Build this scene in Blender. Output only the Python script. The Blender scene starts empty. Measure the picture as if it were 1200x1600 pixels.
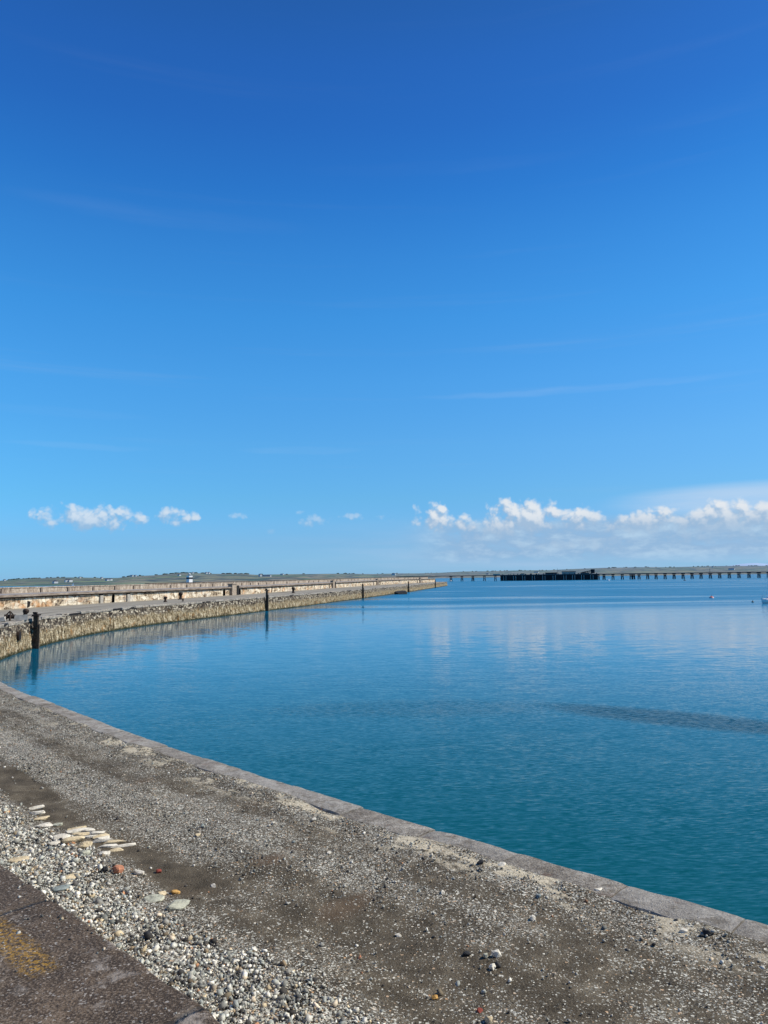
import bpy, bmesh, math, random, bisect
import numpy as np
from mathutils import Vector, Matrix, noise as mnoise

random.seed(7)
rng = np.random.default_rng(11)
sc = bpy.context.scene
COL = sc.collection
CAMZ = 5.5

# ------------------------------------------------------------------ helpers
def obj(name, mesh_or_bm, mat=None, parent=None, smooth=False):
    if isinstance(mesh_or_bm, bmesh.types.BMesh):
        me = bpy.data.meshes.new(name)
        bmesh.ops.recalc_face_normals(mesh_or_bm, faces=mesh_or_bm.faces[:])
        mesh_or_bm.to_mesh(me); mesh_or_bm.free()
    else:
        me = mesh_or_bm
    if mat: me.materials.append(mat)
    if smooth:
        me.polygons.foreach_set('use_smooth', [True] * len(me.polygons))
    o = bpy.data.objects.new(name, me); COL.objects.link(o)
    if parent: o.parent = parent
    return o

def empty(name, loc=(0, 0, 0), rz=0):
    o = bpy.data.objects.new(name, None); COL.objects.link(o)
    o.location = loc; o.rotation_euler = (0, 0, rz); o.empty_display_size = .3
    return o

def tag(o, label=None, cat=None, group=None, kind=None):
    if label: o['label'] = label
    if cat: o['category'] = cat
    if group: o['group'] = group
    if kind: o['kind'] = kind
    return o

def box(bm, cx, cy, cz, sx, sy, sz, rz=0, jit=0, taper=1):
    vs = []
    c, s = math.cos(rz), math.sin(rz)
    for dz in (-.5, .5):
        t = taper if dz > 0 else 1
        for dx, dy in ((-.5, -.5), (.5, -.5), (.5, .5), (-.5, .5)):
            x, y = dx * sx * t, dy * sy * t
            vs.append(bm.verts.new((cx + x * c - y * s + random.uniform(-jit, jit), cy + x * s + y * c + random.uniform(-jit, jit), cz + dz * sz + random.uniform(-jit, jit))))
    for f in ((0, 3, 2, 1), (4, 5, 6, 7), (0, 1, 5, 4), (1, 2, 6, 5), (2, 3, 7, 6), (3, 0, 4, 7)):
        bm.faces.new([vs[i] for i in f])
    return vs

def tube(bm, a, b, r0, r1=None, n=10, cap=True):
    r1 = r0 if r1 is None else r1
    a, b = Vector(a), Vector(b); d = (b - a).normalized()
    u = d.orthogonal().normalized(); w = d.cross(u)
    A = [bm.verts.new(a + (u * math.cos(t) + w * math.sin(t)) * r0) for t in [2 * math.pi * i / n for i in range(n)]]
    B = [bm.verts.new(b + (u * math.cos(t) + w * math.sin(t)) * r1) for t in [2 * math.pi * i / n for i in range(n)]]
    for i in range(n):
        bm.faces.new((A[i], A[(i + 1) % n], B[(i + 1) % n], B[i]))
    if cap:
        bm.faces.new(A[::-1]); bm.faces.new(B)

def lathe(bm, prof, cx=0, cy=0, cz=0, n=16):
    rings = []
    for r, z in prof:
        rings.append([bm.verts.new((cx + r * math.cos(2 * math.pi * i / n), cy + r * math.sin(2 * math.pi * i / n), cz + z)) for i in range(n)])
    for p, q in zip(rings, rings[1:]):
        for i in range(n):
            bm.faces.new((p[i], p[(i + 1) % n], q[(i + 1) % n], q[i]))
    bm.faces.new(rings[0][::-1]); bm.faces.new(rings[-1])

# ------------------------------------------------------------------ node helpers
class NT:
    def __init__(s, tree): s.t = tree; s.n = tree.nodes; s.l = tree.links
    def node(s, typ, **kw):
        n = s.n.new(typ)
        for k, v in kw.items(): setattr(n, k, v)
        return n
    def put(s, sock, v):
        if isinstance(v, bpy.types.NodeSocket): s.l.new(v, sock)
        elif v is not None: sock.default_value = v
    def m(s, op, a, b=None, c=None, clamp=False):
        n = s.node('ShaderNodeMath', operation=op, use_clamp=clamp)
        s.put(n.inputs[0], a)
        if b is not None: s.put(n.inputs[1], b)
        if c is not None: s.put(n.inputs[2], c)
        return n.outputs[0]
    def vm(s, op, a, b=None, out=0):
        n = s.node('ShaderNodeVectorMath', operation=op)
        s.put(n.inputs[0], a)
        if b is not None: s.put(n.inputs[1], b)
        return n.outputs[out]
    def xyz(s, x, y, z=0.0):
        n = s.node('ShaderNodeCombineXYZ')
        s.put(n.inputs[0], x); s.put(n.inputs[1], y); s.put(n.inputs[2], z)
        return n.outputs[0]
    def sep(s, v):
        n = s.node('ShaderNodeSeparateXYZ'); s.put(n.inputs[0], v); return n.outputs
    def noise(s, vec, scale, detail=4, rough=.55, out=0, dist=0, dim='3D'):
        n = s.node('ShaderNodeTexNoise', noise_dimensions=dim)
        s.put(n.inputs['Vector'], vec); n.inputs['Scale'].default_value = scale
        n.inputs['Detail'].default_value = detail; n.inputs['Roughness'].default_value = rough
        n.inputs['Distortion'].default_value = dist
        return n.outputs[out]
    def voro(s, vec, scale, feature='F1', out='Color', rand=1.0):
        n = s.node('ShaderNodeTexVoronoi', feature=feature)
        s.put(n.inputs['Vector'], vec); n.inputs['Scale'].default_value = scale
        n.inputs['Randomness'].default_value = rand
        return n.outputs[out]
    def ss(s, v, lo, hi, a=0.0, b=1.0):          # smoothstep remap
        n = s.node('ShaderNodeMapRange', interpolation_type='SMOOTHSTEP')
        s.put(n.inputs[0], v); s.put(n.inputs[1], lo); s.put(n.inputs[2], hi)
        s.put(n.inputs[3], a); s.put(n.inputs[4], b)
        return n.outputs[0]
    def mr(s, v, lo, hi, a=0.0, b=1.0):
        n = s.node('ShaderNodeMapRange')
        s.put(n.inputs[0], v); s.put(n.inputs[1], lo); s.put(n.inputs[2], hi)
        s.put(n.inputs[3], a); s.put(n.inputs[4], b)
        return n.outputs[0]
    def mix(s, f, a, b, mode='MIX'):
        n = s.node('ShaderNodeMix', data_type='RGBA', blend_type=mode)
        s.put(n.inputs[0], f)
        for i, v in ((6, a), (7, b)):
            if isinstance(v, (tuple, list)) and len(v) == 3: v = (*v, 1)
            s.put(n.inputs[i], v)
        return n.outputs[2]
    def ramp(s, f, stops, interp='LINEAR'):
        n = s.node('ShaderNodeValToRGB'); cr = n.color_ramp; cr.interpolation = interp
        while len(cr.elements) > 1: cr.elements.remove(cr.elements[-1])
        cr.elements[0].position = stops[0][0]; cr.elements[0].color = (*stops[0][1], 1)
        for p, c in stops[1:]:
            e = cr.elements.new(p); e.color = (*c, 1)
        s.put(n.inputs[0], f)
        return n.outputs[0]
    def bump(s, h, strength, dist, normal=None):
        n = s.node('ShaderNodeBump'); n.inputs['Strength'].default_value = strength
        n.inputs['Distance'].default_value = dist; s.put(n.inputs['Height'], h)
        if normal: s.put(n.inputs['Normal'], normal)
        return n.outputs[0]

def material(name, build, rough=.85, spec=.3, metal=0.0):
    m = bpy.data.materials.new(name); m.use_nodes = True
    t = NT(m.node_tree); b = m.node_tree.nodes['Principled BSDF']
    b.inputs['Roughness'].default_value = rough
    b.inputs['Specular IOR Level'].default_value = spec
    b.inputs['Metallic'].default_value = metal
    r = build(t, b)
    if r is not None:
        c, n = r if isinstance(r, tuple) and not isinstance(r[0], float) else (r, None)
        if isinstance(c, tuple): c = (*c, 1)
        t.put(b.inputs['Base Color'], c)
        if n is not None: t.put(b.inputs['Normal'], n)
    return m

def weathered(name, col, var=.35, scale=3., rough=.8, metal=0., spec=.3, bump=.3):
    def f(t, b):
        g = t.node('ShaderNodeTexCoord').outputs['Object']
        n = t.noise(g, scale, 6, .65)
        dark = tuple(c * (1 - var) for c in col); light = tuple(min(c * (1 + var), 1) for c in col)
        return t.ramp(n, [(.3, dark), (.7, light)]), t.bump(t.noise(g, scale * 6, 4), bump, .02)
    return material(name, f, rough, spec, metal)

# ------------------------------------------------------------------ harbour line (seaward edge of the quay kerb)
PTS = [(30, -19), (16, -5), (8.4, 2.8), (3.66, 7.44), (1.5, 9.5), (-.2, 11.1), (-2.45, 13.4), (-5.3, 16.35), (-8.9, 20.5), (-13.27, 25.69),
       (-19.5, 34.5), (-24.5, 43.5), (-27.6, 53), (-29.5, 62.4), (-30.4, 71), (-30.5, 80), (-29.1, 92.5), (-26.4, 104), (-23.2, 117),
       (-20.3, 130), (-16.0, 149), (-10.5, 177), (-4.2, 208), (3.5, 250), (11, 290), (25, 375), (38, 452)]
def catmull(P, n=60):
    out = []
    for i in range(len(P) - 1):
        p0 = P[max(i - 1, 0)]; p1 = P[i]; p2 = P[i + 1]; p3 = P[min(i + 2, len(P) - 1)]
        for k in range(n):
            t = k / n
            out.append(tuple(.5 * ((2 * p1[j]) + (-p0[j] + p2[j]) * t + (2 * p0[j] - 5 * p1[j] + 4 * p2[j] - p3[j]) * t * t + (-p0[j] + 3 * p1[j] - 3 * p2[j] + p3[j]) * t ** 3) for j in (0, 1)))
    out.append(P[-1]); return out
LINE = catmull(PTS); ARC = [0]
for a, b in zip(LINE, LINE[1:]): ARC.append(ARC[-1] + math.dist(a, b))
SEND = ARC[-1]
def at(s):
    i = min(max(bisect.bisect(ARC, s) - 1, 0), len(LINE) - 2)
    t = (s - ARC[i]) / (ARC[i + 1] - ARC[i]); a, b = LINE[i], LINE[i + 1]
    return a[0] + (b[0] - a[0]) * t, a[1] + (b[1] - a[1]) * t
def frame(s):
    a = at(s - .8); b = at(s + .8); dx, dy = b[0] - a[0], b[1] - a[1]; l = math.hypot(dx, dy)
    return at(s), (dx / l, dy / l), (-dy / l, dx / l)
def off(s, w):
    p, t, n = frame(s); return p[0] + n[0] * w, p[1] + n[1] * w
def sm(x, a, b):
    t = min(max((x - a) / (b - a), 0), 1); return t * t * (3 - 2 * t)
def width(s): return 6.3 + 6.4 * sm(s, 44, 90) + 3.6 * sm(s, 170, 290) - 9.0 * sm(s, 340, 498)
def zq(s): return ZQ + .32 * sm(s, 62, 95)
def pwid(s): return 8.0 - 4.5 * sm(s, 360, 498)
def ztop(s): return 3.9 + .15 * sm(s, 90, 110) + .45 * sm(s, 200, 420)
ZQ = 2.1

def nz(x, y, z=0, sc_=1.0): return mnoise.noise(Vector((x * sc_, y * sc_, z * sc_)))

def sweep(name, profile, s0, s1, ds, mat, parent=None, jitter=None, uvf=None, close_ends=True, smooth=False):
    """profile(s) -> list of (w, z); swept along the harbour line, UV = (arc length, running profile length)"""
    n = max(2, int((s1 - s0) / ds) + 1)
    verts = []; uvs = []; faces = []
    m = None
    for i in range(n):
        s = s0 + (s1 - s0) * i / (n - 1)
        p, t, nn = frame(s)
        pr = profile(s); m = len(pr); L = 0; prev = None
        for (w, z) in pr:
            if prev is not None: L += math.dist(prev, (w, z))
            prev = (w, z)
            x, y = p[0] + nn[0] * w, p[1] + nn[1] * w
            if jitter:
                jw, jz = jitter(s, w, z); x += nn[0] * jw; y += nn[1] * jw; z += jz
            verts.append((x, y, z)); uvs.append((s, uvf(w, z) if uvf else L))
    for i in range(n - 1):
        for j in range(m - 1):
            a = i * m + j; faces.append((a, a + 1, a + m + 1, a + m))
    if close_ends and m > 2:
        faces.append(tuple(range(m))[::-1]); faces.append(tuple((n - 1) * m + k for k in range(m)))
    me = bpy.data.meshes.new(name); me.from_pydata(verts, [], faces)
    uv = me.uv_layers.new(name='UVMap')
    li = np.zeros(len(me.loops), dtype=np.int32); me.loops.foreach_get('vertex_index', li)
    uv.data.foreach_set('uv', np.array(uvs, dtype=np.float32)[li].ravel())
    bm = bmesh.new(); bm.from_mesh(me); bmesh.ops.recalc_face_normals(bm, faces=bm.faces[:])
    bm.to_mesh(me); bm.free()
    return obj(name, me, mat, parent, smooth)

# ------------------------------------------------------------------ camera
cam = bpy.data.cameras.new('camera'); camo = bpy.data.objects.new('camera', cam); COL.objects.link(camo)
cam.sensor_fit = 'VERTICAL'; cam.sensor_height = 36; cam.lens = 36 * 1150 / 1600
cam.clip_start = .1; cam.clip_end = 80000
pitch, roll = math.radians(5.081), math.radians(.716)
X, U, F = Vector((1, 0, 0)), Vector((0, -math.sin(pitch), math.cos(pitch))), Vector((0, math.cos(pitch), math.sin(pitch)))
R_ = X * math.cos(roll) - U * math.sin(roll); U_ = X * math.sin(roll) + U * math.cos(roll)
camo.matrix_world = Matrix(((R_.x, U_.x, -F.x, 0), (R_.y, U_.y, -F.y, 0), (R_.z, U_.z, -F.z, CAMZ), (0, 0, 0, 1)))
sc.camera = camo

# ------------------------------------------------------------------ light
SUN_AZ, SUN_EL = math.radians(80), math.radians(43)     # azimuth clockwise from +Y
sl = bpy.data.lights.new('sun', 'SUN'); slo = bpy.data.objects.new('sun', sl); COL.objects.link(slo)
sl.energy = 5.0; sl.angle = math.radians(.53); sl.color = (1, .93, .80)
sd = Vector((math.sin(SUN_AZ) * math.cos(SUN_EL), math.cos(SUN_AZ) * math.cos(SUN_EL), math.sin(SUN_EL)))
slo.rotation_euler = sd.to_track_quat('Z', 'Y').to_euler(); slo.location = (30, 10, 40)

sc.view_settings.view_transform = 'Standard'; sc.view_settings.look = 'None'
sc.view_settings.exposure = 0; sc.view_settings.gamma = 1

# ------------------------------------------------------------------ world: Nishita sky, graded by elevation, with distant clouds
def px2sky(x, y):
    h = 901 - (x - 700) * .0125
    return math.degrees(math.atan((x - 600) / 1150)), math.degrees(math.atan((h - y) / 1150 * math.cos(math.atan((x - 600) / 1150))))
W = bpy.data.worlds.new('World'); sc.world = W; W.use_nodes = True
W.cycles.sampling_method = 'MANUAL'; W.cycles.sample_map_resolution = 512
t = NT(W.node_tree); bg = W.node_tree.nodes['Background']
sky = t.node('ShaderNodeTexSky', sky_type='NISHITA'); sky.sun_disc = False
sky.sun_elevation = SUN_EL; sky.sun_rotation = SUN_AZ; sky.altitude = 0; sky.air_density = 1.0; sky.dust_density = .6; sky.ozone_density = 2.0
gen = t.node('ShaderNodeTexCoord').outputs['Generated']
dx, dy, dz = t.sep(gen)
el = t.m('MULTIPLY', t.m('ARCSINE', dz), 180 / math.pi)
az = t.m('MULTIPLY', t.m('ARCTAN2', dx, dy), 180 / math.pi)
GSCALE = 2.243
SKYGRADE = [(0.0, (0.24, 0.49, 1.0)), (0.0134, (0.2214, 0.47, .95)), (0.0576, (0.1975, 0.3871, 0.7446)), (0.135, (0.2296, 0.435, 0.662)), (0.2233, (0.2346, 0.475, 0.6975)), (0.3321, (0.199, 0.487, 0.7484)), (0.4378, (0.15, 0.4604, 0.7627)),
            (0.5391, (0.1179, 0.402, 0.7375)), (0.6351, (0.085, 0.334, 0.6978)), (0.7252, (0.078, 0.2839, 0.6516)), (0.8091, (0.0783, 0.2644, 0.62)), (0.8868, (0.0766, 0.2413, 0.549)), (1.0, (.10, .26, .52))]
grade = t.ramp(t.m('DIVIDE', el, 45.0, clamp=True), SKYGRADE)
gs = t.node('ShaderNodeVectorMath', operation='SCALE'); t.put(gs.inputs[0], grade); gs.inputs['Scale'].default_value = GSCALE if 'GSCALE' in globals() else 1.0
skyc = t.vm('MULTIPLY', sky.outputs[0], gs.outputs[0])
evn = t.mr(az, -40, 40, 1.17, .80)
hue = t.ss(el, 30, 8)
skyc = t.vm('MULTIPLY', skyc, t.xyz(t.m('MULTIPLY', evn, t.mr(hue, 0, 1, 1.04, t.mr(az, -30, 20, .72, .88))), t.m('MULTIPLY', evn, t.mr(hue, 0, 1, 1.20, .99)), t.m('MULTIPLY', evn, t.mr(hue, 0, 1, 1.06, .98))))
P = t.xyz(az, el, 0.0)
CL = [  # px x, y, rx, ry, weight
    (140, 810, 84, 20, 1.05), (208, 806, 26, 8, .7), (278, 807, 28, 15, 1), (370, 807, 30, 8, .5), (422, 829, 13, 6, .45), (50, 807, 16, 6, .4),
    (462, 802, 24, 5, .4), (492, 813, 40, 12, .6), (548, 806, 32, 8, .55), (603, 811, 26, 7, .55), (45, 848, 10, 4, .3),
    (673, 809, 26, 23, 1.15), (725, 820, 46, 18, .85), (812, 810, 66, 28, 1.25), (905, 810, 44, 18, 1.0), (905, 824, 26, 14, .95), (862, 822, 60, 14, .9),
    (1022, 814, 60, 22, 1.1), (975, 826, 60, 16, .8), (1150, 812, 105, 26, 1.2), (1120, 835, 120, 22, .8), (950, 845, 200, 16, .62), (780, 838, 90, 10, .5),
    (1330, 815, 130, 26, 1.1), (-130, 820, 80, 14, .9), (1600, 820, 120, 20, 1)]
def dens(P, want_noise=False):
    wob = t.noise(P, .55, 3, .5, out=1)
    Pw = t.vm('ADD', P, t.vm('MULTIPLY', t.vm('SUBTRACT', wob, (.5, .5, .5)), (1.0, .7, 0)))
    g = None
    for (x, y, rx, ry, wgt) in CL:
        a, e = px2sky(x, y)
        d = t.vm('MULTIPLY', t.vm('SUBTRACT', Pw, (a, e, 0)), (20.07 / rx, 20.07 / ry, 0))
        v = t.m('SUBTRACT', wgt, t.m('MULTIPLY', t.vm('DOT_PRODUCT', d, d, out=1), .8))
        g = v if g is None else t.m('MAXIMUM', g, v)
    n = t.noise(P, .75, 6, .5)
    lump = t.m('ADD', t.voro(Pw, 1.1, 'F1', 'Distance'), t.m('MULTIPLY', t.voro(t.vm('ADD', Pw, t.vm('MULTIPLY', t.noise(P, 2.5, 3, .5, out=1), (.3, .3, 0))), 3.0, 'F1', 'Distance'), .55))
    q = t.m('ADD', g, t.m('MULTIPLY', t.m('SUBTRACT', n, .5), 2.6))
    return t.m('SUBTRACT', q, t.m('SUBTRACT', t.m('MULTIPLY', lump, .95), .42)), n
q0, n0 = dens(P)
q1, _ = dens(t.vm('ADD', P, (.22, .38, 0)))
cover = t.m('MULTIPLY', t.ss(q0, -.18, .80), t.m('MULTIPLY', t.m('ADD', t.ss(az, 1.2, 3.2, .36, 1.0), t.ss(az, -12, -14, 0, .40)), t.ss(el, 2.6, 3.9, .45, 1.0)))
lit = t.ss(t.m('SUBTRACT', q0, q1), -.45, .60)
thick = t.ss(q0, .0, 1.0)
shade = t.m('MULTIPLY', t.m('ADD', t.m('MULTIPLY', lit, .8), t.m('MULTIPLY', thick, .12)), t.ss(el, 2.9, 4.9, .12, 1.0), clamp=True)
ccol = t.mix(shade, (.33, .49, .69), (.84, .86, .88))
# haze and thin veils low over the bay, stronger to the right
veil = t.noise(t.vm('MULTIPLY', P, (.09, .9, 1)), 1.0, 4, .5)
veil_m = t.m('MULTIPLY', t.m('MULTIPLY', t.ss(el, 5.4, 1.6), t.ss(az, -12, 12, .12, 1.0)), t.ss(veil, .34, .66, .25, .85))
ci = t.noise(t.vm('MULTIPLY', P, (.05, .55, 1)), 1.0, 5, .6)
a2, e2 = px2sky(1170, 778)
dcir = t.vm('MULTIPLY', t.vm('SUBTRACT', P, (a2, e2, 0)), (20 / 190, 20 / 24, 0))
cir = t.m('MULTIPLY', t.ss(t.vm('DOT_PRODUCT', dcir, dcir, out=1), 1.3, 0.0), t.ss(ci, .3, .65, .4, .95))
streak = t.m('MULTIPLY', t.ss(t.noise(t.vm('MULTIPLY', P, (.018, .45, 1)), 1.0, 6, .62), .55, .85), t.ss(el, 38, 10, .02, .13))
c0 = t.mix(t.ss(el, 6.5, 0.5, 0, .42), t.mix(streak, skyc, (5.0, 5.6, 6.4)), (2.9, 5.2, 7.6))
STR = .1
def s3(c): return tuple(v / STR for v in c)
c1 = t.mix(t.m('MULTIPLY', veil_m, .75), c0, s3((.40, .57, .80)))
# blue-grey body of the cloud bank low over the right-hand shore
bk = t.m('ADD', t.noise(t.vm('MULTIPLY', P, (.45, 1.1, 1)), 1.0, 6, .6), t.m('MULTIPLY', t.noise(P, .25, 2), .4))
bank = t.m('MULTIPLY', t.m('MULTIPLY', t.ss(el, 4.6, 3.6), t.ss(el, .6, 1.8)), t.m('MULTIPLY', t.ss(az, .5, 7), t.ss(bk, .34, .72)))
c1 = t.mix(t.m('MULTIPLY', bank, .95), c1, t.mix(t.ss(bk, .6, .95), s3((.29, .47, .70)), s3((.46, .64, .82))))
c2 = t.mix(t.m('MULTIPLY', cir, .6), c1, s3((.62, .72, .86)))
for (x_, y_, rx_, ry_, k_) in ((930, 603, 300, 7, .14), (250, 318, 260, 16, .045), (475, 702, 110, 8, .14), (700, 235, 260, 12, .02), (120, 695, 120, 6, .08), (90, 640, 140, 9, .05)):
    ax_, ex_ = px2sky(x_, y_)
    dd_ = t.vm('MULTIPLY', t.vm('SUBTRACT', t.vm('ADD', P, t.vm('MULTIPLY', t.noise(t.vm('MULTIPLY', P, (.25, .25, 1)), 1.0, 4, .6, out=1), (0, .5, 0))), (ax_, ex_ + .25, 0)), (20 / rx_, 20 / ry_, 0))
    mk_ = t.m('MULTIPLY', t.ss(t.vm('DOT_PRODUCT', dd_, dd_, out=1), 1.0, 0.0), t.ss(ci, .35, .6, .3, 1.0))
    c2 = t.mix(t.m('MULTIPLY', mk_, k_ * .5), c2, s3((.72, .78, .88)))
cs = t.node('ShaderNodeVectorMath', operation='SCALE'); t.put(cs.inputs[0], ccol); cs.inputs['Scale'].default_value = 1 / STR
c3 = t.mix(t.m('MULTIPLY', cover, .93), c2, cs.outputs[0])
if 'SKYTEST' in globals(): c3 = skyc
t.put(bg.inputs[0], c3); bg.inputs[1].default_value = STR

# ------------------------------------------------------------------ materials
def m_water(t, b):
    pos = t.node('ShaderNodeNewGeometry').outputs['Position']
    px_, py_, _ = t.sep(pos)
    flat = t.xyz(px_, py_, 0.0)
    dist = t.vm('LENGTH', flat, out=1)
    # wind patches: ruffled and calm streets of water
    pat = t.noise(t.vm('MULTIPLY', flat, (.0050, .030, 1)), 1.0, 5, .6)
    patn = t.noise(t.vm('MULTIPLY', flat, (.045, .16, 1)), 1.0, 4, .6)
    far = t.ss(t.m('ADD', dist, t.m('MULTIPLY', t.m('SUBTRACT', pat, .5), 160)), 100, 170)
    calm = t.m('MULTIPLY', t.ss(dist, 32, 55), t.ss(dist, 160, 105))
    gx = t.m('SUBTRACT', px_, 11.2); gy = t.m('SUBTRACT', py_, 28.6)
    gu = t.m('MULTIPLY', t.m('ADD', t.m('MULTIPLY', gx, .80), t.m('MULTIPLY', gy, -.60)), 1 / 6.0)
    gv = t.m('MULTIPLY', t.m('ADD', t.m('MULTIPLY', gx, .60), t.m('MULTIPLY', gy, .80)), 1 / 1.7)
    gust = t.ss(t.m('ADD', t.m('ADD', t.m('MULTIPLY', gu, gu), t.m('MULTIPLY', gv, gv)), t.m('MULTIPLY', patn, 1.2)), 1.9, .8)
    gust2_d = t.vm('MULTIPLY', t.vm('SUBTRACT', flat, (1.0, 31.5, 0)), (.16, .45, 0))
    gust2 = t.ss(t.m('ADD', t.vm('DOT_PRODUCT', gust2_d, gust2_d, out=1), t.m('MULTIPLY', patn, 1.6)), 2.2, .9)
    gust = t.m('MAXIMUM', gust, t.m('MULTIPLY', gust2, .32))
    def slope(vec, sx, sy, detail, rough=.55):
        n = t.noise(t.vm('MULTIPLY', vec, (sx, sy, 1)), 1.0, detail, rough, out=1)
        return t.vm('SUBTRACT', n, (.5, .5, .5))
    w1 = slope(t.vm('ADD', flat, t.vm('MULTIPLY', t.noise(flat, .4, 2, out=1), (.6, .6, 0))), 4.5, 24.0, 2)      # capillary ripples
    w2 = slope(flat, .8, 2.6, 4)      # wavelets
    w3 = slope(flat, .07, .22, 3)      # long undulation
    def sc3(v, k):
        n = t.node('ShaderNodeVectorMath', operation='SCALE'); t.put(n.inputs[0], v); t.put(n.inputs['Scale'], k); return n.outputs[0]
    ruff = t.m('ADD', t.m('MULTIPLY', t.ss(pat, .37, .50), .8), t.m('MULTIPLY', t.ss(patn, .4, .62), .2))
    near = t.ss(dist, 60, 12)
    fr = t.m('MULTIPLY', far, t.m('ADD', t.m('MULTIPLY', ruff, .95), .12))
    a1 = t.m('ADD', t.m('ADD', t.m('MULTIPLY', t.m('MULTIPLY', near, t.mr(patn, .3, .7, .5, 1.0)), .62), .05), t.m('MULTIPLY', gust, .9))
    a2 = t.m('ADD', t.m('ADD', .085, t.m('MULTIPLY', near, .02)), t.m('MULTIPLY', fr, .20))
    a3 = t.m('ADD', .02, t.m('MULTIPLY', near, .02))
    sl_ = t.vm('ADD', t.vm('ADD', sc3(w1, a1), sc3(w2, a2)), sc3(w3, a3))
    nrm = t.vm('NORMALIZE', t.vm('ADD', t.vm('MULTIPLY', sl_, (.6, 1, 0)), (0, 0, 1)))
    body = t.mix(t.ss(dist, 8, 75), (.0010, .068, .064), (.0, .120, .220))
    body = t.mix(t.m('MULTIPLY', gust, .8), body, (.004, .040, .052))  # weaker sky reflection of the gust ripples darkened into the water colour
    rg = t.m('ADD', t.m('ADD', t.m('SUBTRACT', .085, t.m('MULTIPLY', calm, .035)), t.m('MULTIPLY', near, .07)), t.m('ADD', t.m('MULTIPLY', gust, .05), t.m('MULTIPLY', fr, .24)))
    t.put(b.inputs['Roughness'], rg)
    b.inputs['IOR'].default_value = 1.333; t.put(b.inputs['Specular IOR Level'], t.mr(gust, 0, 1, .5, .3))
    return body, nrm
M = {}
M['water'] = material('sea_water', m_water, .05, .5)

def uvn(t): return t.node('ShaderNodeUVMap').outputs[0]
def m_quay(t, b):
    uv = uvn(t); s_, d_, _ = t.sep(uv)
    pos = t.node('ShaderNodeNewGeometry').outputs['Position']
    big = t.noise(pos, .8, 5, .6); mid = t.noise(pos, 3.2, 5, .62)
    along = t.noise(t.vm('MULTIPLY', uv, (.16, 1.5, 1)), 1.0, 4, .55)      # wheel-worn bands along the quay
    patch = t.m('ADD', t.m('MULTIPLY', along, .6), t.m('MULTIPLY', big, .4))
    dirt = t.ramp(t.m('ADD', t.m('MULTIPLY', mid, .6), t.m('MULTIPLY', patch, .4)), [(.38, (.042, .031, .018)), (.5, (.092, .071, .045)), (.62, (.170, .138, .092))])
    fg = t.noise(pos, 150, 3, .8)
    dirt = t.mix(t.ss(fg, .5, .68, 0, .75), dirt, (.30, .265, .20)); dirt = t.mix(t.ss(fg, .48, .34, 0, .8), dirt, (.02, .016, .011))
    # crushed grit: random grain colours, density by band
    band = t.m('MULTIPLY', t.ss(d_, 1.7, 2.0), t.ss(d_, 2.95, 2.6))
    band = t.m('MULTIPLY', band, t.m('MULTIPLY', t.ss(s_, 41.5, 44), t.ss(s_, 56, 50)))
    kerbband = t.ss(d_, 1.5, .7)
    dens_ = t.m('ADD', t.m('ADD', t.ss(patch, .44, .60, .07, .50), t.m('MULTIPLY', band, .38)), t.m('MULTIPLY', kerbband, .18))
    dens_ = t.m('ADD', dens_, t.ss(d_, 3.3, 3.8, 0, .5))
    dens_ = t.m('SUBTRACT', dens_, t.m('MULTIPLY', t.m('MULTIPLY', t.ss(d_, 2.7, 2.95), t.ss(d_, 3.6, 3.35)), t.m('MULTIPLY', t.ss(s_, 41, 43), .22)))
    g1 = t.voro(pos, 52, out='Color'); g2 = t.voro(pos, 100, out='Color')
    r1, r2, r3 = t.sep(g1); q1_, q2_, q3_ = t.sep(g2)
    pal = [(0, (.015, .012, .010)), (.25, (.08, .07, .055)), (.45, (.22, .205, .165)), (.65, (.42, .40, .33)), (.9, (.70, .66, .54)), (1, (.5, .30, .15))]
    grain1 = t.ramp(r1, pal); grain2 = t.ramp(q1_, pal)
    c = t.mix(t.m('LESS_THAN', q2_, t.m('MULTIPLY', dens_, .8)), dirt, grain2)
    c = t.mix(t.m('LESS_THAN', r2, t.m('MULTIPLY', dens_, .5)), c, grain1)
    # pale sandy mortar drifted against the kerb
    sand = t.m('MULTIPLY', t.ss(d_, 1.2, .7), t.ss(t.m('ADD', t.noise(t.vm('MULTIPLY', uv, (1.1, 2.2, 1)), 1.0, 6, .65), t.m('MULTIPLY', t.noise(pos, 9, 4), .15)), .585, .66))
    sand = t.m('MULTIPLY', sand, t.m('MULTIPLY', t.ss(s_, 35, 39), t.ss(s_, 60, 50)))
    c = t.mix(t.m('MULTIPLY', sand, .85), c, t.ramp(t.noise(pos, 25, 3), [(.3, (.42, .35, .23)), (.7, (.75, .65, .47))]))
    # far quay is a paler worn deck with long dark streaks
    farc = t.ramp(t.noise(t.vm('MULTIPLY', uv, (.05, 1.2, 1)), 1.0, 5, .6), [(.3, (.12, .10, .08)), (.5, (.29, .26, .205)), (.7, (.40, .365, .29))])
    c = t.mix(t.ss(s_, 60, 100), c, farc)
    rr = t.ss(t.noise(pos, .9, 2), .62, .75)
    c = t.mix(t.m('MULTIPLY', rr, .35), c, (.13, .075, .04))
    h = t.m('ADD', t.m('MULTIPLY', t.voro(pos, 46, out='Distance'), -.6), t.m('MULTIPLY', t.noise(pos, 60, 4, .7), .8))
    return c, t.bump(h, .8, .012)
M['quay'] = material('quay_ground', m_quay, .95, .15)

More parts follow.
